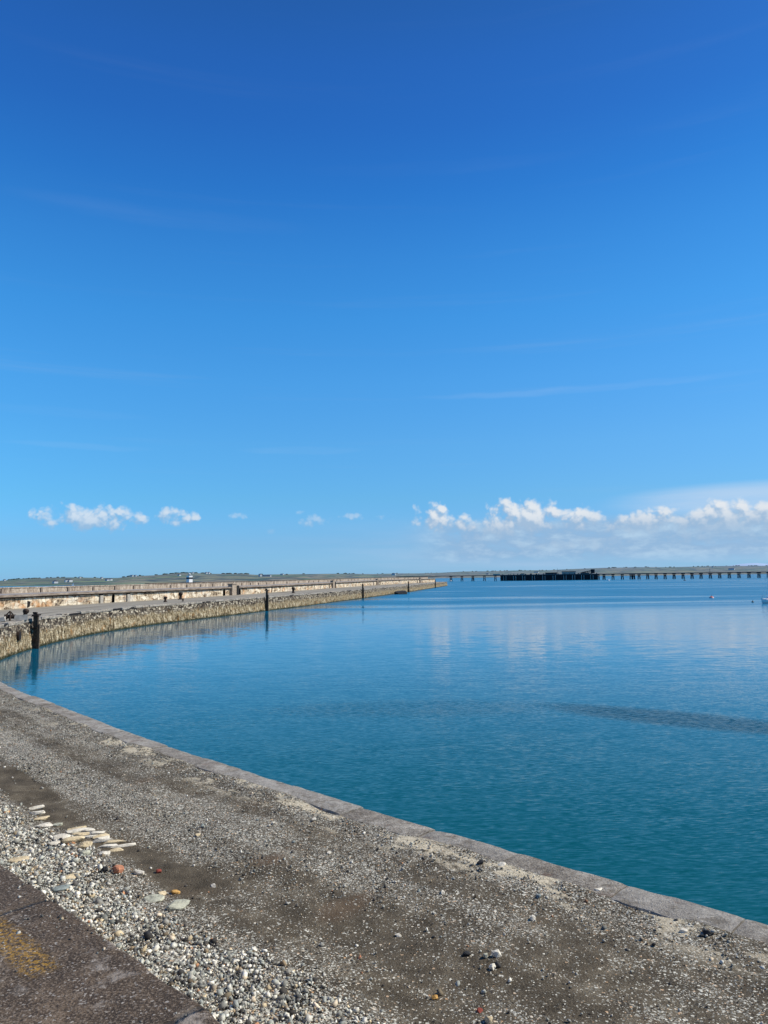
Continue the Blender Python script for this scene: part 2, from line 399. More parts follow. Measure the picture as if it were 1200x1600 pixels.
def m_platform(t, b):
    uv = uvn(t); s_, d_, _ = t.sep(uv)
    pos = t.node('ShaderNodeNewGeometry').outputs['Position']
    n1 = t.noise(pos, 2.2, 6, .65); n2 = t.noise(pos, 14, 5, .7); n3 = t.noise(pos, 90, 3, .7)
    c = t.ramp(t.m('ADD', t.m('MULTIPLY', n1, .55), t.m('MULTIPLY', n2, .45)), [(.38, (.024, .0145, .008)), (.5, (.066, .042, .024)), (.60, (.170, .117, .072))])
    c = t.mix(t.ss(n3, .5, .66, 0, .8), c, (.28, .22, .165))
    c = t.mix(t.ss(n3, .48, .36, 0, .85), c, (.018, .013, .010))
    g = t.voro(t.vm('ADD', pos, t.vm('MULTIPLY', t.noise(pos, 60, 2, out=1), (.015, .015, .0))), 120, out='Color'); r1, r2, _ = t.sep(g)
    c = t.mix(t.m('MULTIPLY', t.m('GREATER_THAN', r1, .94), t.m('MULTIPLY', r2, .9)), c, (.48, .43, .37))
    ed = t.voro(t.vm('ADD', pos, t.vm('MULTIPLY', t.noise(pos, 30, 2, out=1), (.02, .02, 0))), 60, 'F1', 'Distance')
    # pale lichen / cement patches
    pp = t.noise(pos, 5.5, 5, .6)
    c = t.mix(t.m('MULTIPLY', t.ss(pp, .57, .68), t.ss(n2, .40, .58, .1, .85)), c, (.34, .29, .24))
    c = t.mix(t.m('MULTIPLY', t.ss(t.noise(pos, 3.3, 4), .60, .7), .35), c, (.12, .075, .035))
    # joints between the capping slabs
    fr = t.m('FRACT', t.m('DIVIDE', t.m('ADD', s_, t.m('MULTIPLY', t.m('SUBTRACT', t.noise(pos, 8, 3), .5), .07)), 1.44))
    j = t.m('ABSOLUTE', t.m('SUBTRACT', fr, JOINT))
    jm = t.ss(j, .016, .004)
    c = t.mix(t.m('MULTIPLY', jm, .6), c, (.02, .017, .014))
    fl = t.noise(t.xyz(t.m('FLOOR', t.m('ADD', t.m('DIVIDE', s_, 1.44), 1 - JOINT)), 0.0, 0.0), 1.7, 0)
    c = t.mix(t.ss(fl, .3, .7, 0, .3), c, (.15, .12, .095))
    # worn yellow line
    yl = t.m('MULTIPLY', t.m('MULTIPLY', t.ss(d_, YD - .09, YD - .03), t.ss(d_, YD + .10, YD + .04)), t.m('MULTIPLY', t.ss(s_, YS - .20, YS - .10), 1.0))
    yl = t.m('MULTIPLY', yl, t.ss(t.noise(pos, 52, 6, .8), .48, .56))
    c = t.mix(t.m('MULTIPLY', yl, .8), c, (.40, .22, .035))
    h = t.m('ADD', t.m('MULTIPLY', n3, .7), t.m('ADD', t.m('MULTIPLY', n2, 1.2), t.m('MULTIPLY', jm, -1.5)))
    return c, t.bump(h, .9, .012)
JOINT = .917; YD = 6.59; YS = 38.18
M['platform'] = material('promenade_slabs', m_platform, .9, .2)

def m_promfar(t, b):
    uv = uvn(t); n = t.noise(t.vm('MULTIPLY', uv, (.2, 2, 1)), 1.0, 5)
    return t.ramp(n, [(.3, (.22, .20, .18)), (.7, (.38, .35, .31))]), None
M['promfar'] = material('promenade_far', m_promfar)

def m_kerb(t, b):
    pos = t.node('ShaderNodeNewGeometry').outputs['Position']
    n1 = t.noise(pos, 2.6, 5, .65); n2 = t.noise(pos, 16, 6, .75); n3 = t.noise(pos, 62, 3, .7)
    c = t.ramp(t.m('ADD', t.m('MULTIPLY', n1, .5), t.m('MULTIPLY', n2, .5)), [(.38, (.13, .102, .076)), (.5, (.30, .258, .204)), (.60, (.54, .485, .40))])
    c = t.mix(t.ss(n3, .52, .66, 0, .7), c, (.50, .45, .38))
    c = t.mix(t.ss(n3, .48, .34, 0, .8), c, (.04, .03, .022))
    at_ = t.node('ShaderNodeAttribute', attribute_name='tone').outputs['Fac']
    c = t.mix(t.mr(at_, 0, 1, 0, .35), c, (.48, .45, .40))
    c = t.mix(t.m('MULTIPLY', t.ss(t.noise(pos, 3, 3), .62, .72), .4), c, (.16, .075, .04))
    c = t.mix(t.ss(t.noise(pos, 5, 6, .7), .5, .64, 0, .7), c, (.155, .125, .088))
    return c, t.bump(t.m('ADD', t.m('MULTIPLY', n2, 1.4), t.m('MULTIPLY', n3, .6)), 1.0, .03)
M['kerb'] = material('kerb_granite', m_kerb, .85, .25)

def m_quaywall(t, b):
    uv = uvn(t); s_, z_, _ = t.sep(uv)
    pos = t.node('ShaderNodeNewGeometry').outputs['Position']
    blk = t.voro(t.vm('MULTIPLY', uv, (2.9, 4.4, 1)), 1.0, out='Color', rand=1.); b1, b2, _ = t.sep(blk)
    edge = t.voro(t.vm('MULTIPLY', uv, (2.9, 4.4, 1)), 1.0, 'DISTANCE_TO_EDGE', 'Distance', 1.)
    stk = t.noise(t.vm('MULTIPLY', uv, (2.4, 1.0, 1)), 1.0, 5, .78)
    fine = t.noise(pos, 3.5, 5, .75)
    bs = t.m('ADD', t.m('MULTIPLY', b1, .40), t.m('ADD', t.m('MULTIPLY', fine, .35), t.m('MULTIPLY', stk, .35)))
    up = t.ramp(bs, [(.38, (.030, .022, .016)), (.48, (.14, .11, .08)), (.58, (.27, .215, .15)), (.72, (.58, .50, .37))])
    up = t.mix(t.ss(edge, .10, .03, 0, .75), up, (.02, .018, .016))
    lo = t.ramp(t.m('ADD', t.m('MULTIPLY', stk, .65), t.m('MULTIPLY', fine, .35)), [(.40, (.018, .012, .005)), (.47, (.20, .145, .075)), (.53, (.43, .335, .20)), (.60, (.74, .63, .44))])
    lo = t.mix(t.ss(t.noise(t.vm('MULTIPLY', uv, (1.1, .9, 1)), 1., 4), .56, .68, 0, .7), lo, (.34, .17, .05))
    lo = t.mix(t.ss(t.m('ADD', z_, t.m('MULTIPLY', t.m('SUBTRACT', fine, .5), .8)), .34, .05), lo, (.035, .035, .012))
    m_ = t.ss(t.m('ADD', t.m('ADD', z_, t.m('MULTIPLY', t.m('SUBTRACT', stk, .5), 1.9)), t.m('MULTIPLY', t.m('SUBTRACT', t.noise(uv, .35, 3), .5), 1.0)), 1.1, 1.7)
    c = t.mix(m_, lo, up)
    h = t.m('ADD', t.m('MULTIPLY', t.ss(edge, 0, .12), .6), t.m('ADD', t.m('MULTIPLY', stk, 1.0), t.m('MULTIPLY', fine, .8)))
    return c, t.bump(h, .9, .12)
M['quaywall'] = material('tidal_wall', m_quaywall, .9, .2)

def m_upper(t, b):
    uv = uvn(t); pos = t.node('ShaderNodeNewGeometry').outputs['Position']
    blk = t.voro(t.vm('MULTIPLY', uv, (.9, 2.2, 1)), 1.0, out='Color', rand=.75); b1, b2, b3 = t.sep(blk)
    edge = t.voro(t.vm('MULTIPLY', uv, (.9, 2.2, 1)), 1.0, 'DISTANCE_TO_EDGE', 'Distance', .75)
    stk = t.noise(t.vm('MULTIPLY', uv, (2.0, .3, 1)), 1.0, 5, .8); big = t.noise(t.vm('MULTIPLY', uv, (.12, .3, 1)), 1.0, 3)
    fine = t.noise(pos, 4, 4, .7)
    c = t.ramp(t.m('ADD', t.m('MULTIPLY', stk, .6), t.m('ADD', t.m('MULTIPLY', b1, .16), t.m('MULTIPLY', fine, .3))), [(.42, (.05, .03, .02)), (.48, (.38, .29, .19)), (.56, (.66, .56, .41)), (.66, (.90, .83, .68))])
    c = t.mix(t.ss(t.noise(t.vm('MULTIPLY', uv, (.5, .6, 1)), 1., 4), .52, .66, 0, .55), c, (.62, .29, .10))
    c = t.mix(t.ss(big, .5, .7, 0, .6), c, (.46, .43, .40))
    c = t.mix(t.ss(edge, .05, .015, 0, .4), c, (.06, .045, .035))
    return c, t.bump(t.m('ADD', stk, fine), .6, .06)
M['upper'] = material('upper_wall_stone', m_upper, .9, .2)
def m_coping(t, b):
    uv = uvn(t); pos = t.node('ShaderNodeNewGeometry').outputs['Position']
    n = t.noise(t.vm('MULTIPLY', uv, (.6, 3, 1)), 1.0, 5, .7)
    return t.ramp(n, [(.35, (.12, .088, .065)), (.55, (.29, .235, .185)), (.7, (.46, .40, .32))]), t.bump(t.noise(pos, 6, 4), .4, .03)
M['coping'] = material('coping_stone', m_coping)
def m_parapet(t, b):
    uv = uvn(t); pos = t.node('ShaderNodeNewGeometry').outputs['Position']
    n = t.noise(t.vm('MULTIPLY', uv, (1.1, .35, 1)), 1.0, 5, .82); f = t.noise(pos, 4, 4, .7)
    return t.ramp(t.m('ADD', t.m('MULTIPLY', n, .6), t.m('MULTIPLY', f, .4)), [(.38, (.13, .095, .07)), (.5, (.36, .29, .22)), (.62, (.62, .54, .44))]), t.bump(f, .5, .05)
M['parapet'] = material('parapet_stone', m_parapet)
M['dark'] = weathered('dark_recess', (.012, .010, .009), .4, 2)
M['iron'] = weathered('rusty_iron', (.040, .026, .018), .5, 9, .7, .3)
M['timber'] = weathered('tarred_timber', (.060, .044, .030), .8, 5, .85)
M['concrete'] = weathered('pale_concrete', (.38, .35, .30), .25, 4)
M['whitep'] = weathered('white_paint', (.80, .80, .78), .06, 3, .45)
M['blackp'] = weathered('black_paint', (.02, .022, .026), .3, 3, .5)
M['glass'] = weathered('lantern_glass', (.10, .14, .17), .2, 3, .1, spec=.6)
M['orange'] = weathered('faded_orange', (.62, .10, .05), .25, 6, .5)
M['navy'] = weathered('navy_canvas', (.02, .04, .10), .2, 5, .7)
M['alu'] = weathered('mast_aluminium', (.55, .58, .60), .1, 3, .35, metal=.4)
M['jetty'] = weathered('jetty_steel', (.022, .024, .030), .4, .4, .8)
M['jettypale'] = weathered('jetty_pale_piles', (.30, .29, .28), .3, .5, .8)
M['jettydeck'] = weathered('jetty_deck', (.26, .25, .24), .3, .2, .8)
M['shed'] = weathered('shed_cladding', (.42, .41, .36), .15, .3, .7)
M['roofd'] = weathered('dark_roof', (.06, .065, .075), .3, .3, .7)
M['cottage'] = weathered('cottage_render', (.55, .57, .57), .05, .1, .6)
M['slate'] = weathered('cottage_slate', (.10, .11, .14), .2, .1, .6)

# ------------------------------------------------------------------ sea
bm = bmesh.new(); vs = [bm.verts.new(c) for c in ((-42000, -1500, 0), (42000, -1500, 0), (42000, 60000, 0), (-42000, 60000, 0))]; bm.faces.new(vs)
tag(obj('sea', bm, M['water']), kind='structure')

# ------------------------------------------------------------------ quay surface (near part finely meshed)
def gh(s, d):
    """height of the quay surface above its datum"""
    return .016 * np.sin(s * 1.7 + d * 2.3) + .012 * np.sin(s * 3.9 - d * 3.1 + 1) + .008 * np.sin(s * 9.1 + d * 7.7) - .018 * np.exp(-((d - 3.1) / .35) ** 2) + .02 * np.clip((d - 3.5) / 1.0, 0, 1) + (.030 + .012 * np.sin(s * 1.3)) * np.exp(-((d - .5) / .28) ** 2)
def ground_sweep(name, s0, s1, ds, nd, mat):
    n = int((s1 - s0) / ds) + 1; V = []; UV = []; Fc = []
    for i in range(n):
        s = s0 + (s1 - s0) * i / (n - 1); p, tt, nn = frame(s)
        for k in range(nd + 1):
            w = .45 + (width(s) + .05 - .45) * k / nd
            fade = 1 - sm(s, 60, 80)
            V.append((p[0] + nn[0] * w, p[1] + nn[1] * w, zq(s) + float(gh(s, w)) * fade)); UV.append((s, w))
    for i in range(n - 1):
        for k in range(nd):
            a = i * (nd + 1) + k; Fc.append((a, a + nd + 1, a + nd + 2, a + 1))
    me = bpy.data.meshes.new(name); me.from_pydata(V, [], Fc)
    uv = me.uv_layers.new(name='UVMap'); li = np.zeros(len(me.loops), dtype=np.int32); me.loops.foreach_get('vertex_index', li)
    uv.data.foreach_set('uv', np.array(UV, dtype=np.float32)[li].ravel())
    bm = bmesh.new(); bm.from_mesh(me); bmesh.ops.recalc_face_normals(bm, faces=bm.faces[:])
    if sum(f.normal.z for f in bm.faces[:50]) < 0: bmesh.ops.reverse_faces(bm, faces=bm.faces[:])
    bm.to_mesh(me); bm.free()
    return tag(obj(name, me, mat, smooth=True), kind='structure')
ground_sweep('quay', 14, SEND, .35, 26, M['quay'])

# promenade: slabs where the photographer stands, paler surface further on
def prom_near(s):
    w = width(s)
    return [(w - .03, ZT - .45), (w - .03, ZT - .02), (w - .012, ZT - .004), (w + .02, ZT), (w + .4, ZT + .002), (w + .9, ZT), (w + 9, ZT + .01), (w + 9, -3)]
ZT = 3.9
def sweep_w(name, prof, s0, s1, ds, mat, jitter=None):
    """same as sweep but UV = (arc length, offset from the harbour line)"""
    n = max(2, int((s1 - s0) / ds) + 1); V = []; UV = []; Fc = []; m = 0
    for i in range(n):
        s = s0 + (s1 - s0) * i / (n - 1); p, tt, nn = frame(s); pr = prof(s); m = len(pr)
        for (w, z) in pr:
            x, y = p[0] + nn[0] * w, p[1] + nn[1] * w
            if jitter: jw, jz = jitter(s, w, z); x += nn[0] * jw; y += nn[1] * jw; z += jz
            V.append((x, y, z)); UV.append((s, w))
    for i in range(n - 1):
        for j in range(m - 1): a = i * m + j; Fc.append((a, a + m, a + m + 1, a + 1))
    me = bpy.data.meshes.new(name); me.from_pydata(V, [], Fc)
    uv = me.uv_layers.new(name='UVMap'); li = np.zeros(len(me.loops), dtype=np.int32); me.loops.foreach_get('vertex_index', li)
    uv.data.foreach_set('uv', np.array(UV, dtype=np.float32)[li].ravel())
    return obj(name, me, mat)
def pj(s, w, z):
    wd = width(s)
    if w < wd + .1 and z > ZT - .1: return .022 * nz(s, w, 3, 4) + .012 * nz(s, w, 1, 17), .004 * nz(s, w, 2, 9)
    return 0, 0
tag(sweep_w('promenade', prom_near, 14, 62, .04, M['platform'], pj), kind='structure')
def prom_far(s): w = width(s); return [(w + .3, ztop(s) - .02), (w + pwid(s) + .3, ztop(s) - .02)]
tag(sweep_w('promenade', prom_far, 62, SEND, 1.5, M['promfar']), kind='structure')

# ------------------------------------------------------------------ the curved breakwater: one thing, many parts
BW = tag(empty('breakwater', (*at(150), 0)), 'long curving stone breakwater with a yellow weed-covered tidal wall and an upper wall', 'breakwater')
BW_inv = Matrix.Translation(-Vector((*at(150), 0)))
def under(o, parent=BW):
    o.parent = parent; o.matrix_parent_inverse = BW_inv; return o

def face_prof(s):
    rows = 13
    return [(.02 - .42 * k / rows, zq(s) - .24 - 3.8 * k / rows) for k in range(rows + 1)]
def face_jit(s, w, z):
    a = .10 * nz(s, z * 2.2, 5, .9) + .07 * nz(s, z * 3, 9, 2.6)
    return (-abs(a) * 1.4 + .02) * (1 if z < 1.8 else .3), 0
under(sweep('tidal_wall', face_prof, 14, SEND, .3, M['quaywall'], jitter=face_jit, uvf=lambda w, z: z, close_ends=False))

# kerb stones: separate worn blocks, one mesh
def kerb_mesh():
    V = []; Fc = []; T = []
    s = 15.0; k = 0
    marks = []
    while s < SEND - 1:
        L = random.uniform(1.15, 2.1) if s < 110 else random.uniform(1.6, 3.2)
        near = s < 70
        dz = random.uniform(-.012, .018); dw = random.uniform(-.018, .018); tone = random.random()
        if s > 90: dz *= 3; dw *= 4
        wi = .50 + random.uniform(-.03, .03)
        st = .07 if near else .5
        n = max(2, int(L / st)); prof = [(0, -.24), (0, -.05), (.015, -.012), (.05, 0), (.2, .003), (wi - .12, 0), (wi - .02, -.008), (wi, -.03), (wi, -.24)]
        base = len(V); m = len(prof)
        for i in range(n + 1):
            ss_ = s + .011 + (L - .022) * i / n
            p, tt, nn = frame(ss_)
            endf = 1 if 0 < i < n else .6
            for q, (w, z) in enumerate(prof):
                j = 0; jz = 0
                if q in (1, 2, 3):
                    ch = nz(ss_, k, 4, 2.2); ch2 = nz(ss_, k, 8, 9)
                    j = .020 * max(ch, 0) * 2 + .012 * ch2; jz = -.022 * max(ch - .15, 0)
                    if s > 90: j += .1 * nz(ss_, k, 1, 1.5); jz -= .12 * max(nz(ss_, k, 3, 1.1), 0)
                elif q in (6, 7): j = .02 * nz(ss_, k, 2, 5)
                else: jz = .004 * nz(ss_, w, 1, 7)
                if endf < 1 and 1 < q < 7: jz -= .008
                ww = w + dw + j
                V.append((p[0] + nn[0] * ww, p[1] + nn[1] * ww, zq(ss_) + .022 + z + dz + jz)); T.append(tone)
        for i in range(n):
            for q in range(m - 1):
                a = base + i * m + q; Fc.append((a, a + m, a + m + 1, a + 1))
        Fc.append(tuple(base + q for q in range(m))); Fc.append(tuple(base + n * m + q for q in range(m))[::-1])
        s += L; k += 1
    me = bpy.data.meshes.new('kerb'); me.from_pydata(V, [], Fc)
    at_ = me.attributes.new('tone', 'FLOAT', 'POINT'); at_.data.foreach_set('value', T)
    return me
under(obj('kerb', kerb_mesh(), M['kerb']))
under(sweep('kerb_bedding', lambda s: [(.05, zq(s) - .4), (.05, zq(s) - .03), (.42, zq(s) - .03), (.42, zq(s) - .4)], 14, SEND, .8, M['dark']))

# upper wall with arched recesses
NICHES = [(144, .75, 1.55), (180.5, 1.15, 1.75), (188.3, 1.1, 1.6), (267.5, 1.0, 1.6), (275, 1.0, 1.6), (338, 1.2, 1.7), (352, 1.2, 1.7), (436, 1.4, 1.7), (449, 1.4, 1.7)]
NW = 3.4
def wprof(s): w = width(s); return [(w + .5, ZQ - .3), (w, ZQ - .3), (w - .02, zq(s) + .6), (w + .02, ztop(s) - .28), (w + .5, ztop(s) - .28)]
def wjit(s, w, z): return (.035 * nz(s, z * 2, 2, 1.3) if w < width(s) + .1 else 0), 0
UW = under(sweep('upper_wall', wprof, 14, NICHES[0][0] - NW / 2, .8, M['upper'], jitter=wjit, uvf=lambda w, z: z))
prev = NICHES[0][0] + NW / 2
for n_ in NICHES[1:] + [(SEND + NW / 2, 0, 0)]:
    e = n_[0] - NW / 2
    if e - prev > .3:
        under(sweep('upper_wall', wprof, prev, e, .8, M['upper'], jitter=wjit, uvf=lambda w, z: z))
    prev = n_[0] + NW / 2
def niche(s0, w, h):
    zt = ztop(s0) - .28; z0 = zq(s0) - .1
    h = min(h, zt - zq(s0) - .14)
    pts = []                                       # arch outline, left foot to right foot
    r = w / 2; hs = h - r
    pts.append((-r, 0));
    for k in range(11):
        a = math.pi - math.pi * k / 10; pts.append((r * math.cos(a), hs + r * math.sin(a)))
    pts.append((r, 0))
    def W3(x, z, dpt):
        p = off(s0 + x, width(s0 + x) + dpt); return (p[0], p[1], z)
    bm = bmesh.new(); uvl = bm.loops.layers.uv.new('UVMap')
    def quad(cs, uvs):
        f = bm.faces.new([bm.verts.new(c) for c in cs])
        for l, u in zip(f.loops, uvs): l[uvl].uv = u
    def Fq(xz, dpt=-.012):
        quad([W3(x, z, dpt) for x, z in xz], [(s0 + x, z) for x, z in xz])
    Fq([(-NW / 2, z0), (-r, z0), (-r, zt), (-NW / 2, zt)]); Fq([(r, z0), (NW / 2, z0), (NW / 2, zt), (r, zt)])
    for (xa, za), (xb, zb) in zip(pts[1:-1], pts[2:-1]):
        Fq([(xa, zq(s0) + za), (xb, zq(s0) + zb), (xb, zt), (xa, zt)])
    o = under(obj('arched_recess', bm, M['upper']))
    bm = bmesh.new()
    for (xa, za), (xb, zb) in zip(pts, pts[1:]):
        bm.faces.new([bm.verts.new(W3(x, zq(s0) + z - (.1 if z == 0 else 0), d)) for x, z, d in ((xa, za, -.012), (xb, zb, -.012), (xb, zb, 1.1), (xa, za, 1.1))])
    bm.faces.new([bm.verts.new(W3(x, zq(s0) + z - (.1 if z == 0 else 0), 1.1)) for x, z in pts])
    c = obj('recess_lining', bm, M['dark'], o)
for n_ in NICHES: niche(*n_)

# coping, parapet and the raised dark rail course
under(sweep('coping', lambda s: [(width(s) - .42, ztop(s) - .26), (width(s) - .42, ztop(s) - .05), (width(s) - .28, ztop(s)), (width(s) + .8, ztop(s) + .01), (width(s) + .8, ztop(s) - .34)], 62, SEND + .2, .9, M['coping'],
            jitter=lambda s, w, z: (.03 * nz(s, z, 7, .8), .025 * nz(s, w, 3, .6))))
under(sweep('coping_shadow_strip', lambda s: [(width(s) - .22, ztop(s) - .27), (width(s) - .22, ztop(s) - .40), (width(s) + .1, ztop(s) - .40)], 62, SEND, .9, M['dark'], close_ends=False))  # dark strip added as the shadow line beneath the coping overhang
def ppr(s):
    w = width(s) + pwid(s); h = .78 + .12 * sm(s, 160, 175)
    return [(w, ztop(s) - .3), (w, ztop(s) + h - .16), (w - .08, ztop(s) + h - .14), (w - .08, ztop(s) + h), (w + .75, ztop(s) + h), (w + .75, -2)]
under(sweep('parapet', ppr, 62, SEND - 8, 1.0, M['parapet'], jitter=lambda s, w, z: (0, .03 * nz(s, w, 3, .5))))
s = 96.0
while s < 470:
    w = width(s) + pwid(s); p = off(s, w - .07); _, tt, nn = frame(s)
    bm = bmesh.new(); box(bm, p[0], p[1], ztop(s) + .28, .42, .2, .6, math.atan2(tt[1], tt[0])); under(obj('parapet_pier', bm, M['coping'])); s += random.choice([6.1, 6.4, 5.8, 12.3])
under(sweep('capping_course', lambda s: [(width(s) + pwid(s) - .12, ztop(s) + .88), (width(s) + pwid(s) - .12, ztop(s) + .97), (width(s) + pwid(s) + .7, ztop(s) + .97), (width(s) + pwid(s) + .7, ztop(s) + .88)], 167, SEND - 12, 1.5, M['iron']))

# stair piers that interrupt the upper wall
def pier_block(s0, L=2.0, extra=.45):
    bm = bmesh.new(); _, tt, nn = frame(s0); rz = math.atan2(tt[1], tt[0]); zt = ztop(s0)
    p = off(s0, width(s0) - .1); box(bm, p[0], p[1], (zq(s0) - .2 + zt + extra) / 2, L, .9, zt + extra - zq(s0) + .2, rz, .03)
    o = under(obj('stair_pier', bm, M['parapet']))
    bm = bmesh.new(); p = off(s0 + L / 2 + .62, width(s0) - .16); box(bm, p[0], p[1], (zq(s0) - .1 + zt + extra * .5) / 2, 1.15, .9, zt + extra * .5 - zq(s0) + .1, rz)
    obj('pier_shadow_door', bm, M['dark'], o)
    bm = bmesh.new(); p = off(s0, width(s0) - .1); box(bm, p[0], p[1], zt + extra + .09, L + .25, 1.1, .18, rz, .02)
    obj('pier_cap', bm, M['coping'], o)
for s0 in (184.2, 271.2, 345, 442): pier_block(s0)
# shallow pilasters with dark put-log openings on the near stretch
for s0 in (141.0, 147.6):
    bm = bmesh.new(); _, tt, nn = frame(s0); rz = math.atan2(tt[1], tt[0])
    p = off(s0, width(s0) - .10); box(bm, p[0], p[1], zq(s0) + .5, .7, .22, 1.15, rz, .02)
    o = under(obj('pilaster', bm, M['concrete']))
    bm = bmesh.new(); box(bm, p[0], p[1], zq(s0) + 1.22, .7, .2, .26, rz, .02); obj('pilaster_opening', bm, M['dark'], o)
for s0, z in ((127.5, .7), (209, 1.0)):
    bm = bmesh.new(); _, tt, nn = frame(s0); p = off(s0, width(s0) - .005); box(bm, p[0], p[1], zq(s0) + z * .5 + .1, .5, .12, z, math.atan2(tt[1], tt[0]), .05)
    under(obj('wall_opening', bm, M['dark']))

# timber fender posts with iron brackets, standing against the tidal wall
def fender(s0, label, size=1.0, up=1.05):
    p, tt, nn = frame(s0); rz = math.atan2(tt[1], tt[0])
    q = off(s0, -.42)
    r = empty('fender_post', (q[0], q[1], 0), rz); tag(r, label, 'fender post', 'timber fender posts along the breakwater')
    bm = bmesh.new(); zt = zq(s0) + up
    box(bm, 0, 0, (zt - 2) / 2, .32 * size, .36, zt + 2, 0, .03)
    box(bm, .0, -.22, (zt - 2.6) / 2, .26 * size, .10, zt + 1.2, 0, .02)
    obj('post', bm, M['timber'], r)
    bm = bmesh.new(); box(bm, 0, 0, zt + .08, .85 * size, .5, .16, 0, .03); box(bm, -.3 * size, 0, zt + .26, .16, .3, .22, 0, .04)
    obj('head_bracket', bm, M['iron'], r)
    for z in (.7, 1.7):
        bm = bmesh.new(); box(bm, 0, .08, z, .56 * size, .5, .10, 0, .01); obj('iron_strap', bm, M['iron'], r)
fender(102.0, 'thick dark timber fender post nearest on the curved wall, beside the concrete block', 1.1, .25)
fender(169.5, 'dark fender post with T-shaped head standing alone mid-way along the breakwater wall', 1.0)
fender(240.5, 'dark fender post on the far stretch of the wall, right of the taller stair pier', 1.1)
fender(319.5, 'small dark fender post just beyond the black rock at the foot of the wall', 1.3, 1.2)
fender(422.5, 'farthest tiny fender post near the tip of the breakwater', 1.6, 1.2)

p = off(101.2, .3); bm = bmesh.new(); box(bm, 0, 0, .22, 1.0, .7, .46, .4, .04, .92)
o = obj('concrete_block', bm, M['concrete']); o.location = (off(100.6, .35)[0], off(100.6, .35)[1], zq(s0)); tag(o, 'squat pale concrete block on the quay edge above the nearest fender post', 'concrete block')

def bollard(s0, w, label, size=1., lean=0):
    q = off(s0, w); r = empty('iron_bollard', (q[0], q[1], zq(s0))); tag(r, label, 'bollard')
    bm = bmesh.new(); lathe(bm, [(.34 * size, 0), (.30 * size, .06), (.17 * size, .14), (.15 * size, .42 * size), (.19 * size, .5 * size)]); obj('shaft', bm, M['iron'], r, True)
    bm = bmesh.new(); lathe(bm, [(.17 * size, .48 * size), (.24 * size, .56 * size), (.25 * size, .70 * size), (.2 * size, .82 * size), (.05, .85 * size)]); obj('mushroom_cap', bm, M['iron'], r, True)
    bm = bmesh.new(); tube(bm, (-.3 * size, 0, .5 * size), (.26 * size, .05, .62 * size), .06 * size); obj('cross_bar', bm, M['iron'], r)
    r.rotation_euler = (lean, 0, s0); return r
bollard(102.7, .75, 'black iron bollard with bent top at the quay edge by the pale concrete block', 1.0, .2)
bollard(147.0, 3.3, 'low rusty bollard on the quay, right one of the pair below the plain upper wall', .5)
bollard(144.4, 4.6, 'taller dark bollard on the quay, left of the low rusty one', .95)
bollard(156.5, 9, 'big black bollard standing in front of the arched recess and stair pier', 1.35)
#bollard(172.5, 3, 'small dark bollard on the quay edge just left of the T-headed fender post', 1.2)
bollard(198.5, 5, 'dark bollard on the far quay left of the second stair pier', 1.5)
#bollard(255, 4, 'tiny bollard on the far quay beyond the third fender post', 1.6)

# wrecked winch lying on the quay edge
q = off(100.3, 1.1); r = empty('winch_frame', (q[0], q[1], zq(100)), .5); tag(r, 'wrecked black iron winch frame lying on the quay edge at the far left', 'winch')
for a, b_ in (((-.7, 0, 0), (0, .1, .75)), ((.6, .2, 0), (0, .1, .75)), ((0, -.5, 0), (0, .1, .75)), ((0, .6, 0), (.05, .1, .7))):
    bm = bmesh.new(); tube(bm, a, b_, .06, .045, 8); obj('leg', bm, M['iron'], r)
bm = bmesh.new(); tube(bm, (-.42, .05, .34), (.42, .05, .30), .17, .17, 14); obj('drum', bm, M['iron'], r)
bm = bmesh.new(); lathe(bm, [(.26, 0), (.26, .06)], -.45, 0, .1); obj('gear_wheel', bm, M['iron'], r)
q = off(99.0, 1.3); bm = bmesh.new(); box(bm, 0, 0, .17, .5, .42, .34, .3, .06, .8)
o = obj('stone_block', bm, M['concrete']); o.location = (q[0], q[1], zq(100)); tag(o, 'small pale stone block lying left of the wrecked winch', 'stone')

# drain outlet in the tidal wall
q, tt, nn = frame(98.2); r = empty('drain_outlet', (*off(98.2, -.18), 1.32), math.atan2(tt[1], tt[0])); tag(r, 'round dark drain outlet in the wall left of the nearest fender post', 'drain')
bm = bmesh.new(); tube(bm, (0, .3, 0), (0, -.12, 0), .36, .36, 18); obj('pipe', bm, M['iron'], r)
bm = bmesh.new(); tube(bm, (0, -.125, 0), (0, -.135, 0), .28, .28, 18); obj('mouth', bm, M['dark'], r)

# ------------------------------------------------------------------ stones
def ico(sub):
    bm = bmesh.new(); bmesh.ops.create_icosphere(bm, subdivisions=sub, radius=1)
    V = np.array([v.co[:] for v in bm.verts], dtype=np.float32); Fc = np.array([[v.index for v in f.verts] for f in bm.faces], dtype=np.int32); bm.free(); return V, Fc
IV = np.array([(x, y, z) for x in (-.66, .66) for y in (-.66, .66) for z in (-.66, .66)], dtype=np.float32)
IF = np.array([(0, 1, 3), (0, 3, 2), (4, 6, 7), (4, 7, 5), (0, 4, 5), (0, 5, 1), (2, 3, 7), (2, 7, 6), (0, 2, 6), (0, 6, 4), (1, 5, 7), (1, 7, 3)], dtype=np.int32)
NV = len(IV)
PAL = np.array([(.66, .62, .52), (.52, .50, .42), (.42, .42, .35), (.30, .31, .27), (.20, .195, .165), (.11, .10, .085), (.03, .027, .023), (.80, .76, .64), (.55, .44, .27), (.30, .22, .13), (.46, .22, .10), (.66, .54, .38)], dtype=np.float32)
PW = np.array([.16, .15, .15, .12, .09, .09, .07, .09, .05, .04, .008, .04]); PW /= PW.sum()
TS = np.arange(14, 130, .1); TP = np.array([frame(s)[0] for s in TS]); TN = np.array([frame(s)[2] for s in TS])
